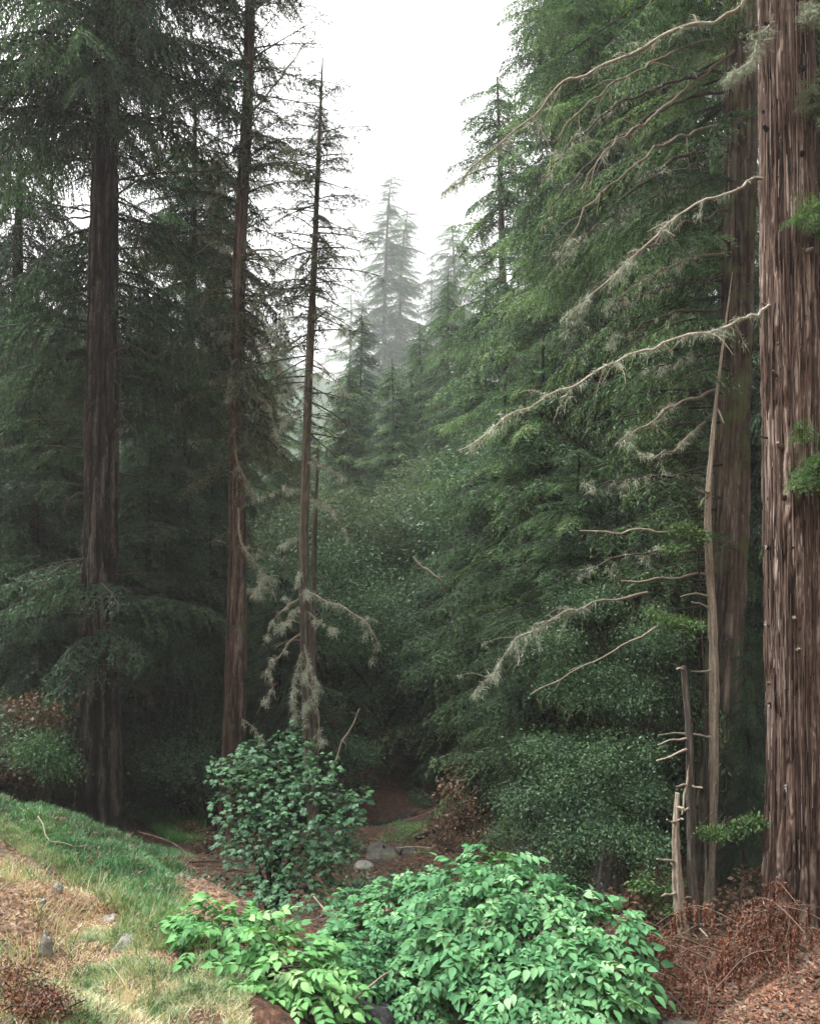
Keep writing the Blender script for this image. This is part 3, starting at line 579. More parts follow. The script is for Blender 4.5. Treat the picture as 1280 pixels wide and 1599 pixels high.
conifer('thin bare trunk close behind the spindly conifer', [(492, 1220, 16), (489, 1000, 16), (491, 850, 16), (497, 700, 16)], [0.07, 0.065, 0.05, 0.02], 'bark_grey', 'needle_olive', [dict(py0=900, py1=700, n=16, len=lin(0.8, 0.5), kind='sparse', pitch=(-0.3, 0.2))], 15, k=10)
conifer('dim trunk at the far left edge of the wood', [(22, 1240, 19), (25, 800, 19), (28, 500, 19), (30, 330, 19), (31, 190, 19)], [0.26, 0.22, 0.15, 0.09, 0.02], 'bark_dark', 'needle_dark', [dict(py0=1000, py1=195, n=230, len=lin(2.6, 1.5), kind='weep', pitch=(-0.3, 0.15))], 16)

# the foreground redwood on the right with its long bare limbs
GY = 10.7
G, QG = conifer('huge redwood with stringy reddish bark and bare broken limbs at the right edge', [(1241, 1450, GY), (1239, 1200, GY), (1235, 800, GY), (1230, 400, GY), (1225, 60, GY), (1220, -300, GY)], [0.355, 0.335, 0.34, 0.335, 0.325, 0.30],
    'bark_red', 'needle_bright', [dict(py0=-60, py1=-300, n=16, len=lin(2.2, 2.2), kind='near_long', pitch=(-0.2, 0.2))], 17, k=320, rings=620, rough=0.07, flutes=17, flare=0.2, name='redwood_tree', cat='redwood tree')
r = rng(5)
for i, (pts, r0, l) in enumerate([([(1205, -30, 10.65), (1165, 2, 10.6), (1120, 30, 10.5), (1060, 48, 10.4), (960, 92, 10.3), (890, 125, 10.2), (845, 160, 10.2), (790, 215, 10.2), (735, 265, 10.2), (695, 300, 10.2)], .030, 260),
        ([(1200, 272, 10.65), (1180, 279, 10.6), (1140, 298, 10.4), (1095, 315, 10.3), (1050, 338, 10.2), (1025, 368, 10.1), (990, 400, 10), (955, 430, 10), (915, 468, 9.9), (890, 495, 9.9)], .023, 130),
        ([(1210, 474, 10.55), (1190, 484, 10.5), (1160, 498, 10.4), (1110, 515, 10.2), (1040, 535, 10), (960, 568, 9.8), (900, 600, 9.7), (835, 630, 9.6), (780, 660, 9.6), (720, 705, 9.6)], .023, 330),
        ([(1200, 40, 10.4), (1185, 60, 10.2), (1172, 95, 10.0), (1140, 115, 9.9)], .016, 90), ([(1180, 95, 10.5), (1160, 110, 10.2), (1130, 130, 10.1)], .013, 60)]):
    limb(G, pts, r0, 0.006, M['wood_pale'], lich=l, seed=80 + i, twigs=20, twl=0.26, size=0.13, label=['longest upper bare limb arching down to the left', 'middle bare limb sloping down to the left', 'lower pale limb dipping to the left', 'short lichen covered limb', 'short forked stub limb'][i])
# knots, broken stubs and hanging bark strips
for i, (px, py, ln) in enumerate([(1204, 212, .10), (1219, 236, .08), (1204, 50, .12), (1240, 35, .07), (1250, 130, .10), (1186, 480, .10), (1184, 855, .06), (1215, 592, .13), (1190, 685, .14), (1218, 700, .08), (1235, 855, .05), (1238, 962, .07), (1186, 977, .08), (1243, 1010, .10), (1228, 1220, .07), (1184, 1065, .07), (1184, 1100, .06), (1258, 405, .16), (1248, 262, .07), (1216, 290, .05), (1195, 180, .05), (1262, 60, .08), (1225, 780, .06), (1216, 545, .05)]):
    c = path_at(QG, at(px, py, GY)[2]); p = at(px, py, GY - 0.30); dx = (p[0] - c[0]) / 0.36; dx = max(-0.97, min(0.97, dx)); an = math.asin(dx)
    dv = np.array([math.sin(an), -math.cos(an), r.uniform(-0.3, 0.4)]); s0 = c + dv * [0.31, 0.31, 0]; g = Geo()
    P = np.array([s0, s0 + dv * ln * 0.6, s0 + dv * ln + [0, 0, 0.02]]); kw = r.uniform(0.6, 1.6); tube(g, P, [0.032 * kw, 0.022 * kw, 0.014 * kw], k=7, tint=0.4)
    o = obj('knot', g, M['twig_grey'] if i % 2 else M['bark_dark'], G)
    if i in (6, 12, 14, 16): g2 = Geo(); w_ = r.uniform(0.02, 0.034); dd_ = dv + r.normal(0, 0.8, (9, 3)); dd_ /= np.linalg.norm(dd_, axis=1)[:, None]; leaflets(np.tile(P[2] - dv * 0.01, (9, 1)), dd_, r.normal(0, 1, (9, 3)), r.uniform(0.03, 0.07, 9), r.uniform(0.015, 0.03, 9), g2, r.uniform(0.4, 1, 9)); obj('broken_end', g2, M['wood_white'], o)
gs = Geo()
for i in range(1100):      # torn fibrous shreds lying on the ridges
    z = at(0, r.uniform(-80, 1430), GY)[2]; an = r.uniform(-1.5, 1.5); l = r.uniform(0.2, 1.1) * (1.6 if r.random() < 0.2 else 1); w2 = r.uniform(0.003, 0.013); lift = r.uniform(0, 0.04) if r.random() < 0.35 else 0.006
    K = []; wob = r.normal(0, 0.012)
    for q in range(7):
        t = q / 6; cc = path_at(QG, z - l * t); a2 = an + wob * math.sin(t * 4 + i); ro = 0.343 + r.normal(0, 0.002) + lift * (t ** 3 if i % 2 else (1 - t) ** 3)
        n_ = np.array([math.sin(a2), -math.cos(a2), 0]); s_ = np.array([math.cos(a2), math.sin(a2), 0]); ww = w2 * (0.35 + 0.65 * math.sin(PI * min(max(t, .05), .93))) * r.uniform(0.75, 1.2)
        K += [cc + n_ * ro - s_ * ww, cc + n_ * (ro + 0.006) - s_ * ww * 0.3, cc + n_ * (ro + 0.005) + s_ * ww * 0.4, cc + n_ * ro + s_ * ww]
    K = np.array(K); ii = np.arange(6)[:, None] * 4; jj = np.arange(3)[None, :]
    gs.add(K, np.stack([ii + jj, ii + jj + 1, ii + jj + 5, ii + jj + 4], -1).reshape(-1, 4), np.clip(r.normal(0.62, 0.24), 0, 1))
obj('bark_strip', gs, M['bark_red'], G)
# bright tufts springing from the trunk
for (px, py, s, m_) in [(1262, 735, 0.42, 'needle_bright'), (1266, 345, 0.34, 'needle_bright'), (1268, 160, 0.26, 'needle_olive'), (1183, 62, 0.07, 'lichen'), (1262, 25, 0.12, 'lichen')]:
    gl = Geo(); p = at(px, py, GY - 0.50)
    for k in range(40): put_branch(gl, None, 'near', p + r.normal(0, 0.08, 3), r.uniform(-2.6, 0.4), r.uniform(-0.5, 0.7), s * r.uniform(0.8, 1.6), r, 0.05)
    for k in range(8): leaf_blob(gl, [p + r.normal(0, s * 0.38, 3)], r, s * 0.22, 90, 0.05, 0.25)
    obj('foliage', gl, M[m_], G)
Hh, QH = conifer('brown mossy redwood trunk just left of the huge redwood', [(1108, 1452, 13.2), (1115, 1250, 13.2), (1130, 1000, 13.2), (1143, 700, 13.2), (1152, 400, 13.2), (1158, 50, 13.2), (1160, -300, 13.2)], [0.30, 0.29, 0.275, 0.26, 0.25, 0.235, 0.21],
    'bark_brown', 'needle', [dict(py0=560, py1=-250, n=40, len=lin(3.2, 3.0), kind='near_long', pitch=(-0.3, 0.15), az=lambda r: r.uniform(1.9, 4.0)), dict(py0=1000, py1=560, n=26, len=lin(1.6, 2.6), kind='sparse', pitch=(-0.2, 0.15), az=lambda r: r.uniform(2.2, 4.0))], 18, k=120, rings=360, rough=0.12, flutes=11, name='redwood_tree', cat='redwood tree')
for i, pts in enumerate([[(1140, 50, 13), (1060, 80, 12.8), (985, 115, 12.6), (920, 160, 12.4), (860, 220, 12.2)], [(1138, 110, 13), (1060, 125, 12.7), (960, 165, 12.4), (880, 240, 12.2), (840, 300, 12)], [(1140, 330, 13), (1070, 352, 12.8), (1000, 390, 12.5), (930, 450, 12.2), (880, 520, 12)], [(1145, 80, 13), (1080, 130, 12.8), (1010, 190, 12.5), (950, 230, 12.3), (905, 300, 12)], [(1140, 220, 13), (1040, 262, 12.6), (930, 350, 12.3), (850, 440, 12)], [(1140, 140, 13), (1050, 165, 12.8), (960, 220, 12.5), (880, 300, 12.2), (840, 370, 12)],
        [(1135, 190, 13), (1060, 215, 12.8), (1000, 250, 12.5), (920, 320, 12.2), (870, 400, 12)], [(1132, 240, 13), (1070, 265, 12.8), (1000, 310, 12.5), (950, 350, 12.3)], [(1130, 275, 13), (1050, 295, 12.8), (990, 325, 12.5), (950, 350, 12.3)], [(1130, 395, 13), (1060, 410, 12.7), (1000, 440, 12.4), (960, 470, 12.2)],
        [(1128, 430, 13), (1070, 440, 12.7), (1010, 460, 12.4), (940, 480, 12.2)], [(1125, 480, 13), (1050, 490, 12.7), (980, 520, 12.4), (945, 535, 12.2)], [(1120, 610, 13), (1060, 630, 12.7), (1010, 660, 12.4), (960, 690, 12.2)], [(1120, 550, 13), (1060, 565, 12.7), (990, 575, 12.3)],
        [(1110, 745, 13), (1040, 745, 12.7), (970, 750, 12.3), (925, 758, 12)], [(1100, 660, 13), (1050, 700, 12.7), (1010, 715, 12.4)], [(1105, 860, 13), (1040, 862, 12.6), (970, 872, 12.2), (880, 898, 12)]]):
    limb(Hh, [(x, y, Y - 0.9 * min(1, (1140 - x) / 120)) for x, y, Y in pts], 0.028, 0.006, M['twig'] if i % 3 else M['twig_grey'], lich=(0, 45, 25)[i % 3] if i < 9 else 20, seed=110 + i, twigs=13, twl=0.35)
I_, QI = conifer('redwood with a reddish trunk half hidden in the green boughs right of centre', [(1000, 1290, 20), (992, 900, 20), (986, 400, 20), (983, 100, 20), (980, -300, 20)], [0.34, 0.29, 0.25, 0.21, 0.15],
    'bark_rusty', 'needle', [dict(py0=950, py1=420, n=190, len=lin(3.4, 3.6), kind='near_long', pitch=(-0.3, 0.05)), dict(py0=420, py1=-300, n=300, len=lin(3.3, 2.6), kind='near', pitch=(-0.35, 0.1), tb=0.02)], 19, k=30, name='redwood_tree', cat='redwood tree')
conifer('shadowed trunk squeezed between the right edge and the huge redwood', [(1300, 1440, 13), (1296, 900, 13), (1290, 400, 13), (1284, -100, 13)], [0.26, 0.24, 0.22, 0.2], 'bark_dark', 'needle_olive', [dict(py0=620, py1=-100, n=40, len=lin(1.6, 2.0), kind='near', pitch=(-0.3, 0.2))], 21, k=24)

# bare snags at the right
def snag(label, pts, rads, stubs, seed, m_='wood_pale', stub_m='wood_pale'):
    r = rng(seed); P = base_path(pts); rr = list(rads)
    if len(P) > len(rr): rr = [rr[0]] + rr
    root = thing('dead_tree', P[0] + [0, 0, 0.2], label, 'dead tree'); g, Q = trunk(P, rr, k=20, rough=0.26, seed=seed, flutes=3, flare=0.15, rings=110); obj('trunk', g, M[m_], root)
    for (x0, y0, x1, y1) in stubs:
        Y = P[-1][1]; s = np.array([at(x0, y0, Y), at((x0 + x1) / 2, (y0 + y1) / 2 + r.uniform(-3, 3), Y - 0.1), at(x1, y1, Y - 0.2)])
        limb(root, None, 0.018, 0.009, M[stub_m], seed=seed + x0, twigs=1, twl=0.2, world=s, name='stub')
    return root
snag('tall pale dead trunk leaning against the mossy redwood', [(1106, 1440, 12.0), (1112, 1250, 12.0), (1114, 1060, 12.0), (1108, 900, 12.0), (1105, 790, 12.0), (1113, 680, 12.0), (1122, 590, 12.0), (1133, 500, 12.0), (1143, 425, 12.0)], [0.08, 0.072, 0.068, 0.055, 0.042, 0.03, 0.023, 0.015, 0.007],
     [(1102, 768, 1085, 762), (1104, 775, 1092, 790), (1108, 770, 1096, 765), (1108, 832, 905, 829), (1104, 897, 968, 907), (1105, 930, 1062, 930), (1106, 950, 1080, 940), (1115, 1150, 1028, 1148), (1112, 1045, 1078, 1047), (1120, 640, 1130, 660)], 31)
snag('grey lichen spotted snag with short stubs beside the pale dead trunk', [(1087, 1462, 10.6), (1080, 1380, 10.6), (1077, 1250, 10.6), (1076, 1150, 10.6), (1071, 1090, 10.6), (1066, 1040, 10.6)], [0.075, 0.065, 0.056, 0.048, 0.040, 0.03],
     [(1072, 1153, 1026, 1165), (1073, 1170, 1024, 1188), (1066, 1045, 1057, 1044), (1076, 1225, 1055, 1228), (1077, 1226, 1096, 1230), (1078, 1262, 1060, 1265), (1075, 1192, 1064, 1275), (1082, 1400, 1068, 1402)], 32, 'bark_grey')
snag('short tan snag with white stubs in front of the grey one', [(1068, 1470, 10.0), (1060, 1400, 10.0), (1055, 1320, 10.0), (1055, 1280, 10.0), (1057, 1238, 10.0)], [0.075, 0.062, 0.048, 0.036, 0.022], [(1054, 1345, 1024, 1342), (1056, 1395, 1032, 1398), (1054, 1283, 1040, 1280), (1056, 1283, 1066, 1279), (1058, 1260, 1068, 1262)], 33)

# misty pair beyond the gap
for lab, pts, rd, s_, ln in [('tallest misty conifer in the gap of the valley', [(598, 720, 150), (600, 500, 150), (606, 330, 150), (612, 275, 150)], [0.5, 0.38, 0.2, 0.05], 41, 9.6), ('second misty conifer right beside the tallest one in the gap', [(628, 720, 160), (624, 520, 160), (628, 400, 160), (636, 330, 160)], [0.5, 0.38, 0.22, 0.10], 42, 9.0)]:
    conifer(lab, pts, rd, 'bark_grey', 'needle', [dict(py0=720, py1=pts[-1][1], n=400, len=lambda t, ln=ln, s_=s_: ln * (1 - t) ** 0.40 * (0.72 + 0.18 * math.sin(t * 23 + s_) + 0.14 * math.sin(t * 51 + 2 * s_)) + 1.0, kind='far', pitch=(-0.3, 0.15))], s_, k=8, rough=0.05)
conifer('hazy conifer leaning out over the right side of the gap', [(790, 900, 30), (786, 500, 30), (780, 250, 30), (776, 120, 30)], [0.26, 0.17, 0.08, 0.03], 'bark_rusty', 'needle', [dict(py0=760, py1=140, n=170, len=lin(3.6, 2.0), kind='far', pitch=(-0.35, 0.1))], 43, k=10)
conifer('tall dense redwood whose crown edges the white sky', [(880, 1000, 25), (875, 500, 25), (868, 100, 25), (860, -250, 25)], [0.36, 0.28, 0.2, 0.08], 'bark_rusty', 'needle', [dict(py0=900, py1=420, n=190, len=lin(3.4, 2.8), kind='far', pitch=(-0.35, 0.05)), dict(py0=420, py1=-250, n=300, len=lin(2.4, 1.4), kind='far', pitch=(-0.35, 0.1))], 44, k=12, name='redwood_tree', cat='redwood tree')
conifer('faint conifer fading into the mist right of the gap', [(715, 760, 155), (712, 500, 155), (706, 350, 155)], [0.8, 0.5, 0.1], 'bark_grey', 'needle', [dict(py0=740, py1=350, n=300, len=lambda t: 10.5 * (1 - t) ** 0.4 + 1, kind='far', pitch=(-0.3, 0.1))], 45, k=8)

for lab, px, tp, Y, sd in [('faint hazy conifer filling the left part of the gap', 545, 430, 240, 46), ('faint hazy conifer between the misty pair and the right slope', 670, 400, 250, 47), ('faintest conifer low in the middle of the gap', 655, 520, 220, 48), ('hazy conifer showing between the two slender left trunks', 440, 470, 230, 49)]:
    conifer(lab, [(px, 760, Y), (px + 2, 600, Y), (px + 4, tp, Y)], [0.8, 0.5, 0.1], 'bark_grey', 'needle', [dict(py0=740, py1=tp, n=150, len=lambda t: 13 * (1 - t) ** 0.45 + 1, kind='far', pitch=(-0.3, 0.15))], sd, k=8, rough=0.05)
# ------------------------------------------------------------------ background trees: prototypes and their copies
def proto_conifer(H, rad, seed, kind, n, leafm, bark='bark_dark', lenb=3.2, z0=0.15, name='conifer_tree', pit=(-0.3, 0.1)):
    r = rng(seed); root = thing(name, (0, 0, 0), 'x', 'conifer'); P = np.array([[0, 0, -0.5], [r.normal(0, .1), r.normal(0, .1), H * 0.5], [0, 0, H]])
    g, Q = trunk(P, [rad, rad * 0.6, 0.02], k=9, seed=seed); obj('trunk', g, M[bark], root)
    gl = Geo(); gw = Geo(); crown(gl, gw, Q, H * z0, H * 0.985, n, lambda t: lenb * (1 - t) ** 0.55 * (0.7 + 0.3 * min(1, t * 5)) + 0.25, kind, r, pitch=pit)
    obj('crown', [gl, gw], [M[leafm], M['twig']], root); return root
def proto_broad(H, W, seed, nl, per, leafm, size=0.09, name='broadleaf_tree', bark='twig', cat='tree'):
    r = rng(seed); root = thing(name, (0, 0, 0), 'x', cat); gt = Geo(); gl = Geo(); lobes = []
    for i in range(9):
        a = r.uniform(0, 2 * PI); q = r.uniform(0.2, 0.75) * W; z = H * r.uniform(0.35, 0.88)
        lobes.append((np.array([math.cos(a) * q, math.sin(a) * q, z]), np.array([W * 0.42, W * 0.42, H * 0.16]) * r.uniform(0.7, 1.2)))
    lobes.append((np.array([0, 0, H * 0.85]), np.array([W * 0.4, W * 0.4, H * 0.16])))
    pts = lobes_fill(lobes, r, nl, 0.35); leaf_blob(gl, pts, r, 0.16 * W ** 0.5, per, size)
    tube(gt, resample(np.array([[0, 0, -0.4], [r.normal(0, .15), r.normal(0, .15), H * 0.3], [0, 0, H * 0.75]]), 12), np.linspace(0.035 * H, 0.01 * H, 12), k=7)
    stems(gt, np.array([0, 0, H * 0.25]), [l[0] for l in lobes] + list(pts[r.choice(len(pts), 30)]), 0.010 * H, r)
    obj('trunk', gt, M[bark], root); obj('crown', gl, M[leafm], root); return root
PR = {
    'tall': [proto_conifer(20, 0.26, 61, 'far', 400, 'needle'), proto_conifer(20, 0.24, 62, 'far', 380, 'needle_dark', lenb=3.0), proto_conifer(20, 0.24, 60, 'far', 380, 'needle', lenb=3.6)],
    'young': [proto_conifer(10, 0.13, 63, 'weep', 260, 'needle', lenb=2.6, z0=0.04, pit=(-0.25, 0.15)), proto_conifer(10, 0.12, 64, 'near', 210, 'needle_dark', lenb=2.9, z0=0.04, pit=(-0.25, 0.1)), proto_conifer(10, 0.13, 65, 'near', 230, 'needle', lenb=3.2, z0=0.04, pit=(-0.25, 0.15))],
    'bay': [proto_broad(6, 2.6, 66, 800, 60, 'broad', 0.065), proto_broad(6, 2.6, 67, 800, 60, 'broad_olive', 0.065)],
    'bush': [proto_broad(2.4, 1.5, 68, 420, 50, 'broad', 0.055, name='bush', cat='bush'), proto_broad(2.4, 1.5, 69, 400, 50, 'broad_olive', 0.055, name='bush', cat='bush')],
}
used = set()
def plant(kind, px, Y, top_py, label, group=None, var=None, wide=1.0, seed=None, x=None):
    """a tree of the kind whose trunk stands at photo column px (or world x) and depth Y and whose top reaches photo row top_py"""
    r = rng(int(px * 7 + Y * 131) % 99991); v = (var if var is not None else int(r.integers(len(PR[kind])))); src = PR[kind][v]
    H = {'tall': 20, 'young': 10, 'bay': 6, 'bush': 2.4}[kind]
    X = at(px, 900, Y)[0] if x is None else x; z = gz(X, Y); s = max(0.35, (at(px, top_py, Y)[2] - z) / H)
    return copy_tree(src, (X, Y, z), r.uniform(0, 2 * PI), (s * wide, s * wide, s), label, group)

# ---- right hillside, from near to far
GR = 'conifers crowding the right hillside'
for kind, px, Y, top, lab, kw in [
    ('young', 905, 15.5, 690, 'young redwood with fresh green sprays low in front of the right hillside', dict(var=2, wide=1.3)),
    ('young', 1010, 15.0, 560, 'young redwood filling the space left of the leaning pale dead trunk', dict(var=0, wide=1.2)),
    ('young', 850, 19, 520, 'bushy young redwood under the long bare limbs', dict(var=2, wide=1.15)),
    ('young', 940, 19, 400, 'tall sapling redwood behind the middle bare limb', dict(var=0, wide=0.95)),
    ('young', 790, 22, 600, 'feathery young conifer at the left foot of the right hillside', dict(var=1, wide=1.3)),
    ('young', 1050, 18, 330, 'slender green conifer close left of the mossy trunk', dict(var=2, wide=0.8)),
    ('young', 1180, 17, 380, 'dark young conifer glimpsed between the two redwood trunks', dict(var=1, wide=0.8)),
    ('young', 1290, 16, 300, 'green conifer showing past the right side of the huge trunk', dict(var=0, wide=0.8)),
    ('young', 1165, 12.3, 960, 'young conifer spreading green sprays in front of the mossy trunk', dict(var=1, wide=0.5)),
    ('tall', 760, 33, 430, 'conifer stepping down toward the misty gap from the right', dict(var=0, wide=1.2)),
    ('tall', 720, 40, 560, 'low misty conifer crown at the bottom right of the gap', dict(var=1, wide=1.4)),
    ('tall', 840, 36, 330, 'conifer behind the crown that edges the white sky', dict(var=1, wide=1.1)),
    ('tall', 930, 28, 60, 'dense conifer crown between the sky edge and the hidden reddish trunk', dict(var=0, wide=0.8)),
    ('tall', 1050, 26, -200, 'tall conifer whose boughs fill the upper space left of the mossy trunk', dict(var=1, wide=0.7)),
    ('tall', 1130, 32, -100, 'conifer far behind the mossy trunk', dict(var=0, wide=0.8)),
    ('tall', 1270, 24, -200, 'conifer behind the huge redwood at the right edge', dict(var=0, wide=0.7)),
    ('tall', 990, 40, 100, 'distant conifer high on the right hillside', dict(var=1, wide=1.0)),
    ('tall', 1340, 30, -100, 'conifer mostly cut off by the right edge', dict(var=1, wide=0.8)),
    ('bay', 760, 26, 700, 'leafy bay tree over the dark opening of the ravine', dict(var=0, wide=1.2)),
    ('bay', 830, 24, 800, 'dark bay tree right of the ravine opening', dict(var=0, wide=1.2)),
    ('bay', 690, 34, 720, 'pale green tree where the valley floor meets the mist', dict(var=1, wide=1.5)),
    ('bay', 1000, 22, 760, 'dark leafy tree deep behind the horizontal dead sticks', dict(var=0, wide=1.2)),
    ('bay', 1120, 20, 900, 'dark leafy tree behind the snags', dict(var=0, wide=1.0)),
    ('bay', 1220, 19, 1000, 'dark leafy tree behind the foot of the huge redwood', dict(var=0, wide=1.2)),
    ('bush', 1150, 15.5, 1150, 'shadowy bush behind the snags at the right', dict(var=0, wide=1.6)),
    ('bush', 1000, 14.5, 1130, 'dark bush left of the snags', dict(var=0, wide=1.3)),
]: plant(kind, px, Y, top, lab, GR if kind in ('tall', 'young') else None, **kw)
# ---- valley end, hazy
for kind, px, Y, top, lab, kw in [
    ('bay', 620, 30, 770, 'pale lichened oak in the middle of the valley', dict(var=1, wide=1.35)),
    ('tall', 612, 40, 560, 'grey green conifer low in the gap below the misty pair', dict(var=0, wide=1.3)),
    ('tall', 655, 46, 500, 'soft green conifer right below the misty pair', dict(var=2, wide=1.1)),
    ('tall', 565, 50, 470, 'slender soft green conifer left of the misty pair', dict(var=1, wide=0.9)),
    ('tall', 700, 44, 420, 'soft green conifer leaning on the right slope beside the gap', dict(var=2, wide=0.9)),
    ('bay', 560, 27, 760, 'light green tree behind the spindly conifer', dict(var=1, wide=1.3)),
    ('bay', 690, 29, 790, 'olive green tree above the dark ravine', dict(var=1, wide=1.2)),
    ('bay', 520, 23, 840, 'dark leafy tree right of the spindly trunk', dict(var=0, wide=1.2)),
    ('bay', 600, 22, 930, 'shaded tree with drooping leaves in the middle of the valley', dict(var=0, wide=1.1)),
    ('bay', 450, 25, 790, 'leafy tree seen between the two slender trunks', dict(var=1, wide=1.2)),
    ('bay', 660, 24, 1000, 'low shaded tree left of the ravine opening', dict(var=0, wide=0.9)),
    ('tall', 545, 42, 560, 'misty conifer just left of the tallest misty pair', dict(var=0, wide=1.3)),
    ('tall', 660, 58, 600, 'faint low conifer at the back of the valley', dict(var=1, wide=1.5)),
    ('tall', 570, 60, 620, 'faint conifer at the very back of the gap', dict(var=0, wide=1.5)),
    ('tall', 480, 50, 640, 'misty conifer behind the spindly trunk', dict(var=1, wide=1.4)),
    ('tall', 430, 38, 520, 'greyish conifer right of the reddish slender trunk', dict(var=0, wide=1.2)),
]: plant(kind, px, Y, top, lab, **kw)
# ---- left hillside
GL = 'conifers crowding the left hillside'
for kind, px, Y, top, lab, kw in [
    ('tall', 335, 27, 190, 'lacy dark conifer reaching up left of the reddish slender trunk', dict(var=1, wide=0.6)),
    ('tall', 345, 30, 400, 'conifer behind the reddish slender trunk', dict(var=1, wide=0.9)),
    ('tall', 250, 28, 430, 'conifer right of the big dark redwood', dict(var=1, wide=0.9)),
    ('tall', 110, 26, 420, 'conifer close behind the big dark redwood on its left', dict(var=1, wide=0.9)),
    ('tall', -20, 24, 330, 'conifer at the left edge of the wood', dict(var=0, wide=0.8)),
    ('tall', 60, 38, 470, 'conifer deeper in the wood left of the big redwood', dict(var=0, wide=1.1)),
    ('tall', 200, 42, 520, 'conifer far behind the big dark redwood', dict(var=0, wide=1.2)),
    ('tall', 310, 46, 540, 'conifer far behind between the left trunks', dict(var=1, wide=1.2)),
    ('young', 60, 17, 520, 'dark drooping conifer left of the big redwood trunk', dict(var=1, wide=1.0)),
    ('young', 230, 18.5, 560, 'dark drooping conifer right of the big redwood trunk', dict(var=1, wide=0.9)),
    ('young', -50, 17, 900, 'low spreading conifer left of the big redwood', dict(var=1, wide=1.7)),
    ('young', 265, 19, 930, 'low spreading conifer right of the foot of the big redwood', dict(var=1, wide=1.3)),
    ('young', 330, 20, 760, 'dark young conifer left of the reddish slender trunk', dict(var=1, wide=1.2)),
    ('young', 440, 18, 860, 'young conifer between the reddish and the spindly trunk', dict(var=1, wide=1.0)),
    ('bay', 230, 25, 780, 'olive leafy tree glimpsed right of the big trunk', dict(var=1, wide=1.1)),
    ('bay', 90, 24, 800, 'leafy tree in the shade left of the big trunk', dict(var=0, wide=1.2)),
    ('bay', 340, 26, 830, 'dark leafy tree behind the reddish slender trunk', dict(var=0, wide=1.2)),
    ('bay', -20, 20, 800, 'dark leafy tree at the left edge', dict(var=0, wide=1.2)),
    ('bush', 330, 18, 1120, 'dark bush behind the round green shrub at its left', dict(var=0, wide=1.4)),
    ('bush', 245, 20, 1130, 'dark bush right of the big redwood base', dict(var=0, wide=1.3)),
    ('bush', 480, 19, 1130, 'shadowy bush behind the round green shrub', dict(var=0, wide=1.4)),
    ('bush', 30, 17.5, 1080, 'green and brown bush left of the big redwood base', dict(var=1, wide=1.3)),
    ('bush', -10, 15, 1080, 'bush cut by the left edge above the grassy bank', dict(var=1, wide=1.3)),
]: plant(kind, px, Y, top, lab, GL if kind in ('tall', 'young') else None, **kw)
for lst in PR.values():
    for rt in lst:
        for ch in list(rt.children): bpy.data.objects.remove(ch)
        bpy.data.objects.remove(rt)

# ------------------------------------------------------------------ near shrubs
def shrub_root(px, py, Y, label, name='leafy_shrub', cat='shrub', group=None):
    X = at(px, py, Y)[0]; return thing(name, (X, Y, gz(X, Y)), label, cat, group)
def lobe(px, py, Y, rx, ry, rz): return (at(px, py, Y), np.array([rx, ry, rz]))
S = shrub_root(800, 1590, 6.8, 'largest bright green shrub with big pale compound leaves, spreading right of the centre foreground')
leafy_shrub(S, [lobe(775, 1345, 7.5, .17, .3, .07), lobe(735, 1372, 7.4, .24, .3, .09), lobe(820, 1395, 7.1, .30, .4, .12), lobe(760, 1425, 7.0, .34, .4, .14), lobe(880, 1410, 7.0, .24, .3, .09), lobe(855, 1455, 6.7, .36, .4, .15), lobe(940, 1440, 6.7, .20, .3, .09), lobe(960, 1500, 6.4, .20, .3, .12),
    lobe(900, 1520, 6.3, .32, .3, .16), lobe(800, 1500, 6.5, .32, .3, .16), lobe(730, 1490, 6.6, .26, .3, .14), lobe(850, 1560, 6.1, .26, .3, .12), lobe(930, 1565, 6.1, .20, .3, .10), lobe(770, 1560, 6.2, .16, .2, .08), lobe(690, 1430, 7.0, .2, .3, .10)], 1350, CMP, M['elder'], rng(71), 0.5, 1.12, 0.3, stemn=40, tgrad=0.06, tv=0.2)
S = shrub_root(620, 1560, 7.6, 'medium green shrub with small compound leaves filling the middle foreground')
leafy_shrub(S, [lobe(620, 1420, 7.9, .36, .5, .13), lobe(570, 1460, 7.5, .30, .4, .14), lobe(530, 1490, 7.0, .24, .4, .12), lobe(660, 1470, 7.4, .36, .4, .18), lobe(600, 1500, 7.1, .30, .4, .12), lobe(700, 1385, 8.0, .26, .3, .10), lobe(650, 1385, 8.3, .18, .3, .07), lobe(660, 1530, 6.8, .20, .3, .12), lobe(655, 1580, 6.5, .14, .3, .10), lobe(560, 1405, 8.2, .14, .2, .06)], 1500, CMPS, M['elder'], rng(72), 0.6, 1.15, 0.3, stemn=34, tv=0.18)
S = shrub_root(400, 1590, 6.2, 'light yellow green shrub with pointed compound leaves at the lower left of the ravine')
leafy_shrub(S, [lobe(345, 1480, 6.4, .34, .4, .26), lobe(430, 1520, 6.2, .42, .4, .24), lobe(340, 1555, 5.9, .32, .3, .16), lobe(470, 1560, 6.0, .34, .3, .20), lobe(330, 1430, 6.6, .14, .2, .10), lobe(410, 1460, 6.5, .16, .2, .12)], 560, CMP, M['elder_light'], rng(73), 0.7, 1.05, 0.45, stemn=20, tv=0.2)
S = shrub_root(430, 1400, 10.3, 'round shaded blue green shrub in the dark ravine below the spindly conifer')
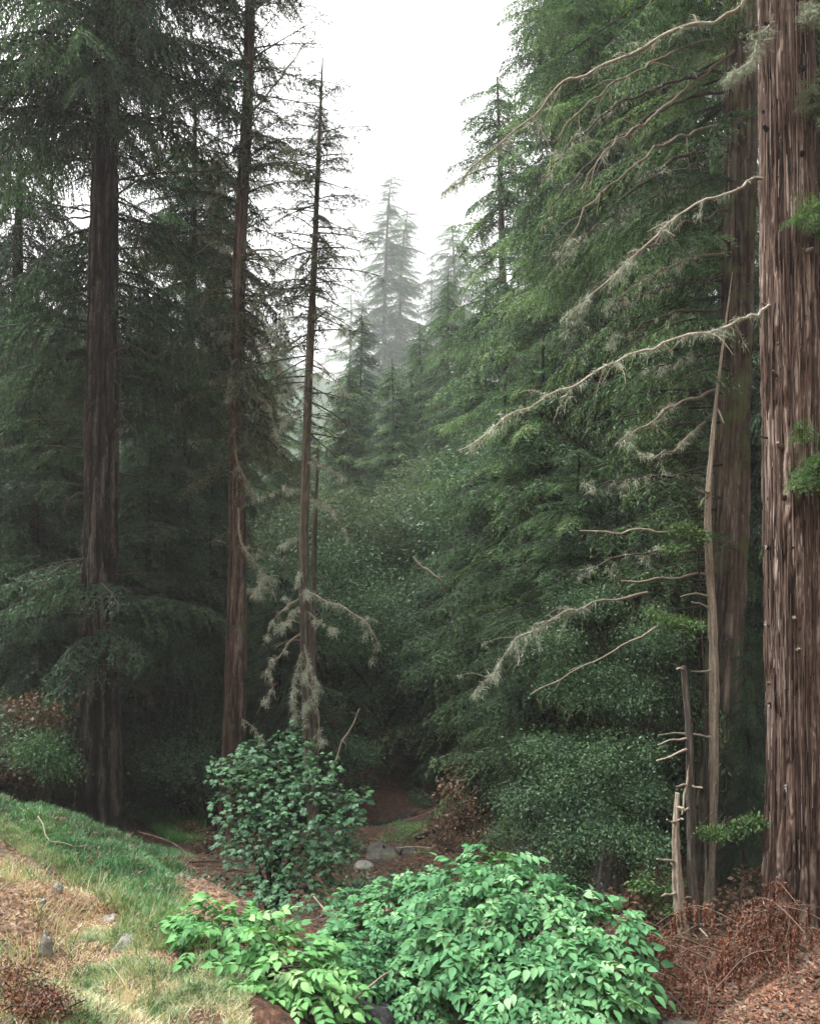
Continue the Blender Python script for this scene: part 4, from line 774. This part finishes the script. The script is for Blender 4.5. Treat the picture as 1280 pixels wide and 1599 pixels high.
leafy_shrub(S, [lobe(430, 1215, 10.6, .50, .6, .34), lobe(465, 1165, 10.7, .16, .2, .16), lobe(355, 1190, 10.6, .2, .2, .12), lobe(500, 1200, 10.5, .22, .3, .14), lobe(480, 1270, 10.3, .62, .6, .44), lobe(400, 1310, 10.2, .46, .5, .34), lobe(470, 1340, 10.1, .46, .5, .34), lobe(370, 1260, 10.3, .30, .3, .18), lobe(545, 1275, 10.1, .22, .3, .14), lobe(400, 1170, 10.6, .25, .3, .12), lobe(450, 1150, 10.7, .14, .2, .12), lobe(350, 1210, 10.5, .2, .25, .12), lobe(520, 1330, 9.9, .28, .3, .18), lobe(420, 1370, 9.9, .35, .35, .16), lobe(560, 1240, 10.2, .12, .2, .08), lobe(470, 1400, 9.6, .45, .35, .16), lobe(390, 1390, 9.7, .3, .3, .14)], 3300, PLM, M['maple'], rng(74), 0.42, 0.85, 0.25, stemn=40, tv=0.2)
# dark leafy shrub right of centre behind the large one
for (lb, base, lobes_, n, m_, sd) in [
    ('dark glossy evergreen shrub rising behind the big foreground shrub', (900, 1380, 11.5), [lobe(880, 1230, 11.4, .55, .6, .30), lobe(930, 1290, 11.0, .6, .6, .34), lobe(850, 1170, 12, .4, .5, .25), lobe(960, 1180, 11.6, .6, .6, .3), lobe(1000, 1320, 10.8, .35, .4, .25), lobe(870, 1320, 11.2, .35, .4, .2), lobe(900, 1370, 11.0, .5, .4, .2), lobe(815, 1250, 11.6, .25, .3, .15), lobe(1010, 1240, 11.2, .3, .3, .18), lobe(790, 1310, 11.8, .22, .3, .12)], 520, 'broad', 81),
    ('green drooping evergreen shrub above the stump, left of the snags', (980, 1390, 12.4), [lobe(970, 1080, 12.2, .7, .6, .35), lobe(900, 1060, 12.5, .6, .6, .3), lobe(1010, 1000, 12.4, .5, .6, .25), lobe(860, 1000, 12.6, .4, .5, .3), lobe(920, 940, 12.8, .5, .5, .25)], 300, 'broad', 82)]:
    rt = shrub_root(*base, lb, 'evergreen_shrub'); r = rng(sd); gl = Geo(); gw = Geo(); pts = lobes_fill(lobes_, r, n, 0.3); leaf_blob(gl, pts, r, 0.13, 60, 0.05, 0.42, tv=0.22)
    stems(gw, world_loc(rt), pts[r.choice(len(pts), 26)], 0.02, r); obj('foliage', gl, M[m_], rt); obj('stem', gw, M['twig'], rt)
# bright new growth
r = rng(83)
for lb, c, rads, n, m_ in [('bright green leafy spray beside the snag near the foot of the huge redwood', (1140, 1290, 10.8), (.42, .3, .10), 60, 'needle_bright'), ('small bright green spray of new leaves left of the mossy trunk', (1050, 968, 11.6), (.34, .3, .10), 46, 'needle_bright'),
        ('light green spray at the end of the upper dead stick', (1075, 832, 11.7), (.32, .3, .12), 46, 'needle_bright'), ('yellow green spray low beside the tan snag', (1030, 1392, 10.2), (.28, .25, .12), 40, 'needle_bright')]:
    c0 = at(*c); X, Y = c0[0], c0[1]; g_ = gz(X + 0.3, Y + 0.3); rt = thing('sapling', (X + 0.3, Y + 0.3, g_), lb, 'sapling', 'bright saplings on the right'); gl = Geo(); gw = Geo()
    pts = lobes_fill([(c0 + np.array([q * rads[0] * 0.8, r.normal(0, .1), r.normal(0, rads[2] * 0.9)]), np.array(rads) * r.uniform(0.35, 0.7)) for q in (-1, -.4, .2, .8)], r, n + 20, 0.1); leaf_blob(gl, pts, r, 0.05, 22, 0.055, 0.42, tint=0.5)
    b = np.array([X + 0.3, Y + 0.3, g_ - 0.1]); top = c0 + [0.2, 0.25, -0.03]; tube(gw, resample(np.array([b, b * 0.5 + top * 0.5 + [0.05, 0, 0], top]), 12), np.linspace(0.022, 0.01, 12), k=6)
    stems(gw, top, pts[r.choice(len(pts), 14)], 0.008, r, 0.5); obj('foliage', gl, M[m_], rt); obj('stem', gw, M['twig'], rt)
# dead brown shrubs
for lb, c, lobes_, n in [('dead shrub with dry orange brown leaves in the ravine', (720, 1350, 15.5), [lobe(720, 1270, 15.6, .34, .4, .36), lobe(690, 1300, 15.4, .3, .3, .2), lobe(755, 1290, 15.6, .28, .3, .25), lobe(700, 1230, 15.8, .2, .3, .15)], 130),
        ('rusty leaved brush behind the dead shrub', (740, 1270, 17.5), [lobe(735, 1200, 17.6, .45, .4, .3), lobe(780, 1250, 17, .35, .4, .3), lobe(730, 1060, 27, .7, .5, .6)][:2], 60),
        ('dry brown brush at the left edge above the bank', (40, 1230, 13.8), [lobe(45, 1110, 14.2, .5, .4, .3), lobe(95, 1120, 14.2, .16, .3, .35), lobe(15, 1200, 13.8, .45, .4, .25)], 90),
        ('brown leaf covered shrub stump beside the grey stump', (1010, 1450, 10.4), [lobe(985, 1420, 10.3, .25, .3, .2), lobe(1030, 1450, 10.1, .25, .3, .18)], 60),
        ('withered brown brush at the left foot of the huge redwood', (1165, 1470, 10.6), [lobe(1160, 1420, 10.7, .24, .3, .22), lobe(1180, 1380, 10.8, .14, .2, .2)], 60)]:
    rt = shrub_root(*c, lb, 'dead_shrub', 'dead shrub'); gl = Geo(); gw = Geo(); pts = lobes_fill(lobes_, r, n, 0.2); leaf_blob(gl, pts, r, 0.10, 14, 0.075, 0.6)
    stems(gw, world_loc(rt), pts[r.choice(len(pts), 30)], 0.012, r, 0.4); obj('foliage', gl, M['dead_leaf'], rt); obj('stem', gw, M['twig'], rt)
# bright fresh green bush at the left edge
rt = shrub_root(70, 1240, 13.4, 'soft green bush glowing in front of the brown brush at the left', 'evergreen_shrub'); gl = Geo(); gw = Geo(); pts = lobes_fill([lobe(60, 1170, 13.3, .4, .4, .3), lobe(95, 1195, 13.2, .3, .3, .25)], r, 90, 0.3); leaf_blob(gl, pts, r, 0.1, 40, 0.07, 0.25, tint=0.5)
stems(gw, world_loc(rt), pts[:20], 0.012, r); obj('foliage', gl, M['needle'], rt); obj('stem', gw, M['twig'], rt)

# ------------------------------------------------------------------ single fallen and leaning sticks
def stick(label, pts, r0, r1, mat_, lich=0, seed=0, twigs=5, size=0.12, group=None, name='dead_branch', twl=0.5):
    P = np.array([at(*p) for p in pts]); rt = thing(name, P[0], label, 'branch', group); limb(rt, None, r0, r1, mat_, lich, seed, twigs, size, world=P, name='stem', twl=twl); return rt
stick('lichen draped dead branch hanging out over the ravine', [(1010, 925, 12.2), (940, 942, 12.0), (880, 955, 11.8), (830, 985, 11.7), (790, 1020, 11.6), (760, 1060, 11.5), (740, 1090, 11.5)], .022, .006, M['twig_grey'], 330, 1, 12, 0.17)
stick('thin straight pale stick slanting down to the left under the bright spray', [(1030, 975, 11.5), (920, 1035, 11.3), (830, 1082, 11.2)], .012, .005, M['wood_pale'], 0, 2, 2)
stick('curved pale dead branch in the shade below the misty oak', [(645, 870, 21), (665, 890, 20.8), (690, 910, 20.6), (700, 950, 20.5), (712, 978, 20.4)], .03, .01, M['twig_grey'], 0, 3, 4)
stick('leaning bare stick behind the round green shrub', [(520, 1200, 13), (540, 1150, 13), (562, 1105, 13)], .022, .012, M['twig_grey'], 0, 4, 3)
stick('thin twig lying over the dark grass bank', [(60, 1275, 10.5), (80, 1310, 10), (110, 1320, 9.8), (135, 1318, 9.8)], .009, .004, M['twig_grey'], 0, 6, 2)
stick('small pale stick poking out of the mixed dead needles at the snag foot', [(1092, 1450, 9.9), (1104, 1462, 9.8)], .012, .008, M['wood_pale'], 0, 7, 0)
stick('thin stem poking up among the stones in the ravine', [(332, 1392, 9.8), (326, 1370, 9.8), (322, 1352, 9.8)], .012, .006, M['wood_pale'], 0, 8, 1)
stick('bare dark stick between the light and the medium green shrubs', [(545, 1570, 5.9), (575, 1540, 6.0), (612, 1515, 6.1)], .012, .005, M['twig_grey'], 0, 9, 2)
stick('thin twig in the shade left of the medium green shrub', [(490, 1400, 9), (505, 1420, 8.8), (520, 1432, 8.7)], .010, .006, M['twig_grey'], 0, 10, 1)

# ------------------------------------------------------------------ heap of dead redwood boughs
def dead_bough(seed, L=1.4):
    """arching stem with hanging side sprays of dense short dead needles"""
    r = rng(seed); gl = Geo(); gw = Geo(); n = 14; s = np.linspace(0, 1, n)
    ax = np.stack([L * s * (1 - 0.2 * s), 0.10 * L * np.sin(s * 4 + r.uniform(0, 6)) * s, L * (0.75 * s - 0.95 * s ** 2) * r.uniform(0.5, 1.0)], 1)
    tube(gw, ax, 0.0085 * (1 - 0.75 * s), k=5, tint=0.6, cap=False)
    B = []; D = []
    for t in np.arange(0.22, 1.0, 0.045):
        p = np.array([np.interp(t, s, ax[:, k]) for k in range(3)]); sg = r.choice([-1, 1]); ln = r.uniform(0.16, 0.42) * (1.15 - 0.4 * t)
        o = np.array([r.uniform(0.2, 0.7), sg * r.uniform(0.2, 0.9), r.uniform(-0.2, 0.3)]); K = np.array([p, p + o * ln * 0.35, p + o * ln * 0.5 + [0, 0, -ln * 0.45], p + o * ln * 0.55 + [0, 0, -ln * 0.95]])
        Q = resample(K, 12); tube(gw, Q, np.linspace(0.0035, 0.0015, 12), k=3, tint=0.5, cap=False)
        if r.random() < 0.18: continue
        m = int(ln / 0.0022); f = r.uniform(0.25, 1, m) * 10.99; i0 = f.astype(int); fr = (f - i0)[:, None]; b_ = Q[i0] * (1 - fr) + Q[i0 + 1] * fr
        d = Q[i0 + 1] - Q[i0]; d /= np.linalg.norm(d, axis=1)[:, None]; d = d + r.normal(0, 0.55, d.shape); d /= np.linalg.norm(d, axis=1)[:, None]
        leaflets(b_, d, r.normal(0, 1, d.shape), r.uniform(0.025, 0.055, m), r.uniform(0.009, 0.017, m), gl, np.clip(0.45 + r.normal(0, 0.07) + r.normal(0, 0.16, m), 0, 1))
    return gl.arrays(), gw.arrays()
TPL['dead'] = [(1.4, dead_bough(900 + i)) for i in range(7)]
r = rng(91)
HEAP = [(1290, 1480, 8.4, 3.0, 0.15, 1.5), (1300, 1450, 8.9, 3.4, 0.3, 1.5), (1290, 1510, 8.0, 3.1, 0.1, 1.4), (1262, 1480, 8.2, 3.6, 0.2, 1.1), (1225, 1450, 8.9, 4.3, 0.25, 0.9), (1290, 1545, 7.4, 2.9, 0.1, 1.2), (1200, 1480, 8.4, 3.9, 0.15, 0.9),
    (1160, 1500, 8.4, 3.3, 0.05, 0.9), (1180, 1530, 7.6, 3.0, 0.0, 1.0), (1120, 1550, 7.3, 3.3, 0.05, 0.8), (1240, 1560, 7.0, 3.2, 0.0, 1.1), (1080, 1570, 7.0, 3.5, 0.0, 0.7), (1130, 1500, 8.2, 2.6, 0.1, 0.7), (1320, 1570, 6.6, 3.1, 0.1, 1.2), (1200, 1590, 6.6, 3.4, 0.0, 0.9), (1060, 1530, 8.0, 3.3, 0.0, 0.7), (1270, 1450, 8.8, 4.4, 0.25, 0.9)]
_q = rng(77)
for _ in range(60): HEAP.append((_q.uniform(1030, 1310), _q.uniform(1455, 1598), 0, _q.uniform(1.6, 5.4), _q.uniform(-0.15, 0.2), _q.uniform(0.5, 1.1)))
for i, (px, py, Y, az, pitch, L) in enumerate(HEAP):
    if Y == 0: Y = 9.6 - (py - 1450) / 150 * 3.4
    p = at(px, py, Y); z = gz(p[0], p[1]); p[2] = max(min(p[2], z + 0.45), z + 0.05 + (r.uniform(0.05, 0.42) * min(1, max(0.1, (px - 1020) / 120)) if i > 16 else 0)); gl = Geo(); gw = Geo(); put_branch(gl, gw, 'dead', p, az, pitch, L, r, r.normal(0.0, 0.1))
    rt = thing('dead_bough', (p[0], p[1], p[2]), 'arching dead redwood bough with rusty brown needles, part of the heap below the huge redwood', 'branch', 'dead boughs heaped below the huge redwood')
    obj('stem', gw, M['twig_brown'], rt); obj('needles', gl, M['rust'], rt)
for i in range(34):
    px = r.uniform(1020, 1290); py = r.uniform(1440, 1590); p = at(px, py, 10.2 - (py - 1440) / 150 * 4.0); p[2] = gz(p[0], p[1]) + r.uniform(0.02, 0.3); a = r.uniform(2.4, 4.2); l = r.uniform(0.4, 1.1)
    K = np.array([p, p + [math.cos(a) * l * .5, math.sin(a) * l * .4, r.uniform(0.05, 0.28) * l], p + [math.cos(a) * l, math.sin(a) * l * .8, -0.1 * l]])
    g = Geo(); Q = resample(K, 12); tube(g, Q, np.linspace(0.009, 0.003, 12), k=5, tint=0.7)
    for _ in range(3):
        k = r.integers(3, 10); e = Q[k] + r.normal(0, 0.12, 3); tube(g, np.array([Q[k], (Q[k] + e) / 2 + [0, 0, .02], e]), [0.004, 0.003, 0.002], k=3, tint=0.7)
    solo('twig', g, M['twig_brown'], K[0], 'bare grey brown twig curving out of the dead bough heap', 'twig', 'bare twigs in the dead bough heap')

# ------------------------------------------------------------------ stones, stump
def stone(label, px, py, Y, sx, sy, sz, m_, seed, name='rock', group=None):
    r = rng(seed); p = at(px, py, Y); z = gz(p[0], p[1]); p[2] = z - sz * (0.1 if name == 'rock' and sz < 0.2 else -0.2)
    nu, nv = 22, 14; u = np.arange(nu) / nu * 2 * PI; v = np.linspace(0.02, PI - 0.02, nv); U, V = np.meshgrid(u, v)
    d = np.stack([np.cos(U) * np.sin(V), np.sin(U) * np.sin(V), np.cos(V)], -1)
    k = 1 + 0.75 * (vnoise(U / PI * 3 + 1, V / PI * 3, seed, 6) - 0.5) + 0.15 * (vnoise(U / PI * 8, V / PI * 9, seed + 1, 16) - 0.5)
    d2 = np.sign(d) * np.abs(d) ** 0.7
    X = p + d2 * k[..., None] * np.array([sx, sy, sz]); g = Geo(); i = np.arange(nv - 1)[:, None] * nu; j = np.arange(nu)[None, :]; j2 = (j + 1) % nu
    g.add(X.reshape(-1, 3), np.stack([i + j, i + nu + j, i + nu + j2, i + j2], -1).reshape(-1, 4), 0.5)
    return solo(name, g, M[m_], p, label, 'rock', group)
for a in [('flat pale topped rock lying on the ravine floor', 600, 1335, 14.5, .32, .3, .20, 'rock', 1), ('small pale stone left of the flat rock in the ravine', 572, 1352, 14, .16, .15, .08, 'rock_pale', 2), ('mossy stone right of the flat rock', 640, 1320, 15, .22, .2, .12, 'rock', 3),
          ('dark wet boulder under the medium green shrub', 600, 1590, 6.9, .32, .4, .42, 'rock_dark', 4), ('dark boulder between the foreground shrubs at the bottom', 560, 1590, 6.2, .25, .3, .25, 'rock_dark', 5), ('brown grey rock below the small shrub leaves at the bottom edge', 715, 1597, 6.2, .20, .25, .22, 'rock', 6),
          ('dark rock under the big shrub near the bottom edge', 790, 1590, 6.5, .35, .3, .3, 'rock_dark', 7), ('grey flat rock under the dead boughs at the bottom edge', 1050, 1592, 6.1, .22, .2, .10, 'rock', 8), ('long dark log like rock at the right end of the big shrub', 960, 1598, 6.3, .40, .3, .14, 'rock_dark', 12),
          ('small grey stone stuck in the dry bank, topmost', 90, 1385, 7.2, .05, .05, .06, 'rock_pale', 9), ('upright weathered grey stone at the left of the dry bank', 70, 1490, 6.1, .045, .05, .13, 'rock_pale', 10), ('slanting grey stone in the red brown litter', 200, 1485, 6.5, .10, .10, .06, 'rock_pale', 11), ('little pale stone in the middle of the dry bank', 172, 1430, 7.0, .05, .05, .04, 'rock_pale', 13),
          ('pale tiny stone upright in the dry bank', 65, 1415, 6.7, .03, .03, .05, 'rock_pale', 14), ('yellowish stone at the foot of the big left redwood', 190, 1322, 14.0, .12, .12, .09, 'rock_pale', 15), ('pale stone above the light green shrub in the shade', 322, 1382, 10.5, .14, .12, .10, 'rock_pale', 16), ('pale small stone in the leaf litter right of the grass', 290, 1360, 11.5, .10, .10, .07, 'rock_pale', 17)]:
    stone(*a)
# sticks and low plants cluttering the gully
r = rng(123)
for i in range(46):
    px = r.uniform(290, 800); py = r.uniform(1290, 1440); Y = 18.5 - (py - 1290) / 150 * 8; p = at(px, py, Y); p[2] = gz(p[0], p[1]) + 0.03; a_ = r.uniform(0, PI); l = r.uniform(0.3, 1.5); e = p + [math.cos(a_) * l, math.sin(a_) * l * 0.6, 0]; e[2] = gz(e[0], e[1]) + r.uniform(0.03, 0.25); m_ = (p + e) / 2 + [0, 0, 0.06]
    g = Geo(); ra = r.uniform(0.007, 0.02); tube(g, resample(np.array([p, m_ + r.normal(0, .04, 3), e]), 9), np.linspace(ra, ra * 0.5, 9), k=5, tint=r.uniform(0.1, 0.8)); solo('fallen_stick', g, M[['twig_brown', 'twig_grey', 'twig'][i % 3]], p, 'bare stick lying on the brown floor of the shaded ravine', 'stick', 'sticks littering the ravine floor')
for i, (px, py, Y, lb, m_) in enumerate([(640, 1400, 12.5, 'low green plant left of the big shrub top', 'maple'), (330, 1330, 14, 'small brownish plant in the litter right of the bright grass', 'dead_leaf'), (655, 1245, 19, 'low dark green plant behind the fallen log', 'broad'), (560, 1235, 20, 'small dark plant right of the round shrub', 'broad'), (700, 1335, 14.5, 'low brown plant right of the flat rock', 'dead_leaf'), (600, 1225, 22, 'rust brown low brush at the back of the gully', 'dead_leaf'),
        (760, 1320, 14.5, 'low brown brush above the big shrub', 'dead_leaf'), (820, 1345, 13, 'dark leafy plant above the right part of the big shrub', 'broad'), (540, 1330, 15, 'dark plant at the right foot of the round shrub', 'broad'), (300, 1310, 16, 'brown litter plant by the bright mossy grass', 'dead_leaf'), (560, 1400, 11.5, 'shaded low plant under the ravine stones', 'broad'), (300, 1400, 10, 'low green plant at the lower end of the dark grass', 'maple')]):
    rt = shrub_root(px, py, Y, lb, 'low_plant', 'plant'); b0 = world_loc(rt); gl = Geo(); gw = Geo(); pts = lobes_fill([(b0 + [0, 0, 0.16], np.array([.38, .3, .16]))], r, 34, 0.2); leaf_blob(gl, pts, r, 0.07, 16, 0.06, 0.5); stems(gw, b0, pts[::2], 0.006, r); obj('foliage', gl, M[m_], rt); obj('stem', gw, M['twig'], rt)
# weathered grey stump right of the big shrub
p = at(945, 1410, 10.8); z = gz(p[0], p[1]); r = rng(97)
rt = thing('tree_stump', (p[0], p[1], z), 'blotchy grey weathered stump right above the big shrub', 'stump')
if True: g, Q = trunk(np.array([[p[0], p[1], z - 0.3], [p[0] - .01, p[1], z + 0.3], [p[0] + .03, p[1], at(0, 1322, 10.8)[2]]]), [0.22, 0.19, 0.16], k=40, rings=30, rough=0.12, seed=3, flutes=4, flare=0.2); obj('trunk', g, M['rock'], rt)
# dark logs on the ravine floor
for i, (pts, rr, lb) in enumerate([([(560, 1290, 17), (600, 1283, 17.3), (650, 1262, 17.6)], .09, 'dark fallen log across the ravine floor'), ([(650, 1300, 15.5), (690, 1290, 15.8), (740, 1300, 15.5)], .05, 'thin fallen log under the dead shrub')]):
    P = np.array([at(*q) for q in pts]); P[:, 2] = [gz(q[0], q[1]) + rr * 0.6 for q in P]; g = Geo(); tube(g, resample(P, 14), rr * (1 + 0.15 * r.normal(0, 1, 14)), k=10); solo('fallen_log', g, M['bark_dark'], P[0], lb, 'log')

# ------------------------------------------------------------------ grass, litter
def blades(n, region, mat_, h, wd, label_name, seed, lean=0.5, tint=(0.5, 0.15), dens=None, tnoise=None):
    """grass blades on the ground where region(px, py, X, Y) holds, as one mesh"""
    r = rng(seed); g = Geo(); X0, X1, Y0, Y1 = region[0]; got = []
    while sum(len(q) for q in got) < n:
        X = r.uniform(X0, X1, n); Y = r.uniform(Y0, Y1, n); Z = ground_z(X, Y); P = np.stack([X, Y, Z], 1); px, py = to_px(P); ok = region[1](px, py, X, Y, r); got.append(P[ok]);
        if len(got) > 60: break
    P = np.vstack(got)[:n]; m = len(P)
    d = r.normal(0, lean, (m, 3)); d[:, 2] = 1; d[:, 0] += 0.25 * np.sin(P[:, 1] * 3); d /= np.linalg.norm(d, axis=1)[:, None]
    a = r.uniform(0, PI, m); sd = np.stack([np.cos(a), np.sin(a), 0 * a], 1); H = h * r.uniform(0.4, 1.3, m)[:, None]; W = wd * r.uniform(0.6, 1.4, m)[:, None]
    mid = P + d * H * 0.55; bend = r.normal(0, 0.5, (m, 3)); bend[:, 2] = -0.25; tip = mid + (d + bend * 0.8) * H * 0.5
    V = np.stack([P - sd * W / 2, P + sd * W / 2, mid + sd * W * 0.4, mid - sd * W * 0.4, tip], 1)
    T = np.clip(tint[0] + r.normal(0, tint[1], m) + (0 if tnoise is None else tnoise(P)), 0, 1)
    i = np.arange(m)[:, None] * 5; g.add(V.reshape(-1, 3), i + np.array([[0, 1, 2, 3]]), T); g.f[3] = [i + np.array([[3, 2, 4]])]; g.t[3] = [T]
    o = obj(label_name, g, mat_); tag(o, kind='stuff'); return o
def ncl(P, s, seed): return vnoise(P[:, 0] * s + 70, P[:, 1] * s + 70, seed) - 0.5
# boundary rows of the photo's left bank: crest line and lower dry line
def crest(px): return np.interp(px, [-200, 0, 100, 180, 260, 300], [1230, 1265, 1310, 1335, 1385, 1440])
def rim(px): return np.interp(px, [-200, 0, 50, 100, 150, 190, 230], [1240, 1285, 1315, 1345, 1375, 1405, 1450])
blades(60000, ((-7.5, -1.6, 6.5, 14.5), lambda px, py, X, Y, r: (py < rim(px) + 8) & (px < 285 + 50 * (vnoise(X * 2 + 5, Y * 2 + 5, 44) - 0.5)) & (py > 1240 + 0.32 * px + 30 * (vnoise(X * 3, Y * 3, 45) - 0.5))), M['grass_dark'], 0.11, 0.008, 'grass', 1, lean=0.75, tint=(0.40, 0.15), tnoise=lambda P: 0.5 * ncl(P, 2.0, 7))
blades(2500, ((-7.5, -1.6, 6.5, 14.5), lambda px, py, X, Y, r: (py < rim(px) + 8) & (px < 320) & (py > 1245 + 0.32 * px) & (vnoise(X * 3, Y * 3, 61) > 0.5)), M['straw'], 0.13, 0.005, 'dry_grass', 11, lean=0.9, tint=(0.5, 0.25))
blades(4000, ((-4.2, -0.4, 3.8, 9.0), lambda px, py, X, Y, r: (px < 380) & (py > rim(px)) & (vnoise(X * 4, Y * 4, 62) > 0.6)), M['grass'], 0.22, 0.006, 'tall_grass', 12, lean=0.5, tint=(0.5, 0.3))
blades(26000, ((-7.5, -1.2, 5.5, 13), lambda px, py, X, Y, r: (np.abs(py - rim(px) - 12) < 16) | ((px > 170) & (px < 300) & (py > 1400) & (py < 1490) & (px > 150 + (1500 - py) * 0.6))), M['grass'], 0.10, 0.007, 'grass', 2, tint=(0.42, 0.15))
blades(90000, ((-3.4, -0.2, 3.6, 6.9), lambda px, py, X, Y, r: (py > 1470 + 0.06 * px + 26 * np.sin(px * 0.03)) & (px < 390) & (vnoise(X * 3.2 + 9, Y * 3.2 + 9, 21) > 0.25 + 0.3 * r.random(len(X)))), M['grass'], 0.07, 0.0055, 'grass', 3, lean=1.1, tint=(0.58, 0.20), tnoise=lambda P: 0.5 * ncl(P, 1.6, 5) + 0.9 * ncl(P, 5.0, 8))
blades(50000, ((-4.2, -0.8, 4.6, 9.0), lambda px, py, X, Y, r: (py > rim(px) + 20) & (px < 270) & (0.6 * vnoise(X * 1.8 + 5, Y * 1.8 + 5, 23) + 0.4 * vnoise(X * 7 + 5, Y * 7 + 5, 24) > 0.36 + 0.2 * r.random(len(X)))), M['straw'], 0.055, 0.005, 'dry_grass', 4, lean=1.5, tint=(0.55, 0.2), tnoise=lambda P: 0.8 * ncl(P, 2.5, 6))
blades(24000, ((-6.5, -3.5, 15, 21), lambda px, py, X, Y, r: (px > 175) & (px < 320) & (py < 1262 + (px - 180) * 0.62) & (py > 1225)), M['grass_dark'], 0.16, 0.014, 'grass', 5, tint=(0.85, 0.12))
blades(3000, ((-1.5, 1.5, 13, 19), lambda px, py, X, Y, r: (px > 590) & (px < 670) & (py > 1280) & (py < 1335) & (vnoise(X * 2.5 + 5, Y * 2.5 + 5, 31) > 0.35 + 0.35 * r.random(len(X)))), M['grass_dark'], 0.06, 0.010, 'grass', 6, lean=1.0, tint=(0.7, 0.15))
def litter(n, box, cond, size, name, mat_, seed, tint=0.45, up=0.012):
    r = rng(seed); X = r.uniform(box[0], box[1], n); Y = r.uniform(box[2], box[3], n); Z = ground_z(X, Y) + up; P = np.stack([X, Y, Z], 1); px, py = to_px(P); P = P[cond(px, py, X, Y)]; m = len(P)
    a = r.uniform(0, 2 * PI, m); d = np.stack([np.cos(a), np.sin(a), r.normal(0, 0.25, m)], 1); nn = np.stack([r.normal(0, .35, m), r.normal(0, .35, m), np.ones(m)], 1); g = Geo()
    leaflets(P, d, nn, size * r.uniform(0.5, 1.4, m), size * 0.5 * r.uniform(0.5, 1.3, m), g, np.clip(r.normal(tint, 0.25, m), 0, 1)); o = obj(name, g, mat_); tag(o, kind='stuff')
litter(9000, (-7.5, -1.2, 5.5, 14), lambda px, py, X, Y: (px < 330) & (py < rim(px) + 20), 0.05, 'fallen_leaves', M['dead_leaf'], 7, 0.4, 0.05)
litter(60000, (-4.5, -0.6, 4.0, 10), lambda px, py, X, Y: (px < 330) & (py > rim(px)), 0.030, 'fallen_leaves', M['dead_leaf'], 1, 0.5)
litter(90000, (-8, 8, 8, 26), lambda px, py, X, Y: py > 0, 0.06, 'fallen_leaves', M['dead_leaf'], 2, 0.12)  # ravine leaves tinted dark, shade put into their colour
litter(40000, (1.0, 5.5, 5.3, 11.5), lambda px, py, X, Y: px > 900, 0.045, 'fallen_leaves', M['dead_leaf'], 3, 0.4)
litter(50000, (1.0, 5.5, 5.3, 10.5), lambda px, py, X, Y: px > 930, 0.035, 'fallen_needles', M['rust'], 4, 0.5)
# reddish dry weeds at the lower left corner
r = rng(99)
for i, (px, py, Y) in enumerate([(20, 1560, 4.4), (60, 1575, 4.3), (85, 1590, 4.2), (-5, 1540, 4.6), (40, 1595, 4.2)]):
    X = at(px, py, Y)[0]; z = gz(X, Y); gl = Geo(); gw = Geo(); b = np.array([X, Y, z]); pts = lobes_fill([(b + [0, 0, .09], np.array([.14, .14, .06]))], r, 40, 0.2); leaf_blob(gl, pts, r, 0.03, 14, 0.020, 0.5, tint=0.35)
    stems(gw, b, pts[::4], 0.003, r); rt = thing('dry_weed', b, 'low reddish brown dry weed in the lower left corner', 'weed', 'reddish dry weeds in the corner'); obj('foliage', gl, M['rust'], rt); obj('stem', gw, M['twig'], rt)

# ------------------------------------------------------------------ haze
bpy.context.view_layer.update()
if HAZE > 0:
    m, nt = mat('haze'); v = N(nt, 'ShaderNodeVolumePrincipled'); v.inputs['Color'].default_value = (0.93, 0.95, 0.95, 1); v.inputs['Density'].default_value = HAZE; v.inputs['Anisotropy'].default_value = 0.2
    o = N(nt, 'ShaderNodeOutputMaterial'); nt.links.new(v.outputs[0], o.inputs['Volume'])
    zl = float(min(q[2] for b in bpy.data.objects if b.name == 'ground' for q in b.bound_box)) - 1.0
    x0, x1, y0, y1, z1 = -305, 305, -35, 605, float(max((o.matrix_world @ Vector(q))[2] for o in bpy.data.objects if o.type == 'MESH' for q in o.bound_box)) + 2.0
    g = Geo(); g.add([(x0, y0, zl), (x1, y0, zl), (x1, y1, zl), (x0, y1, zl), (x0, y0, z1), (x1, y0, z1), (x1, y1, z1), (x0, y1, z1)], [[0, 3, 2, 1], [4, 5, 6, 7], [0, 1, 5, 4], [1, 2, 6, 5], [2, 3, 7, 6], [3, 0, 4, 7]])
    o = obj('haze', g, m); tag(o, kind='stuff')
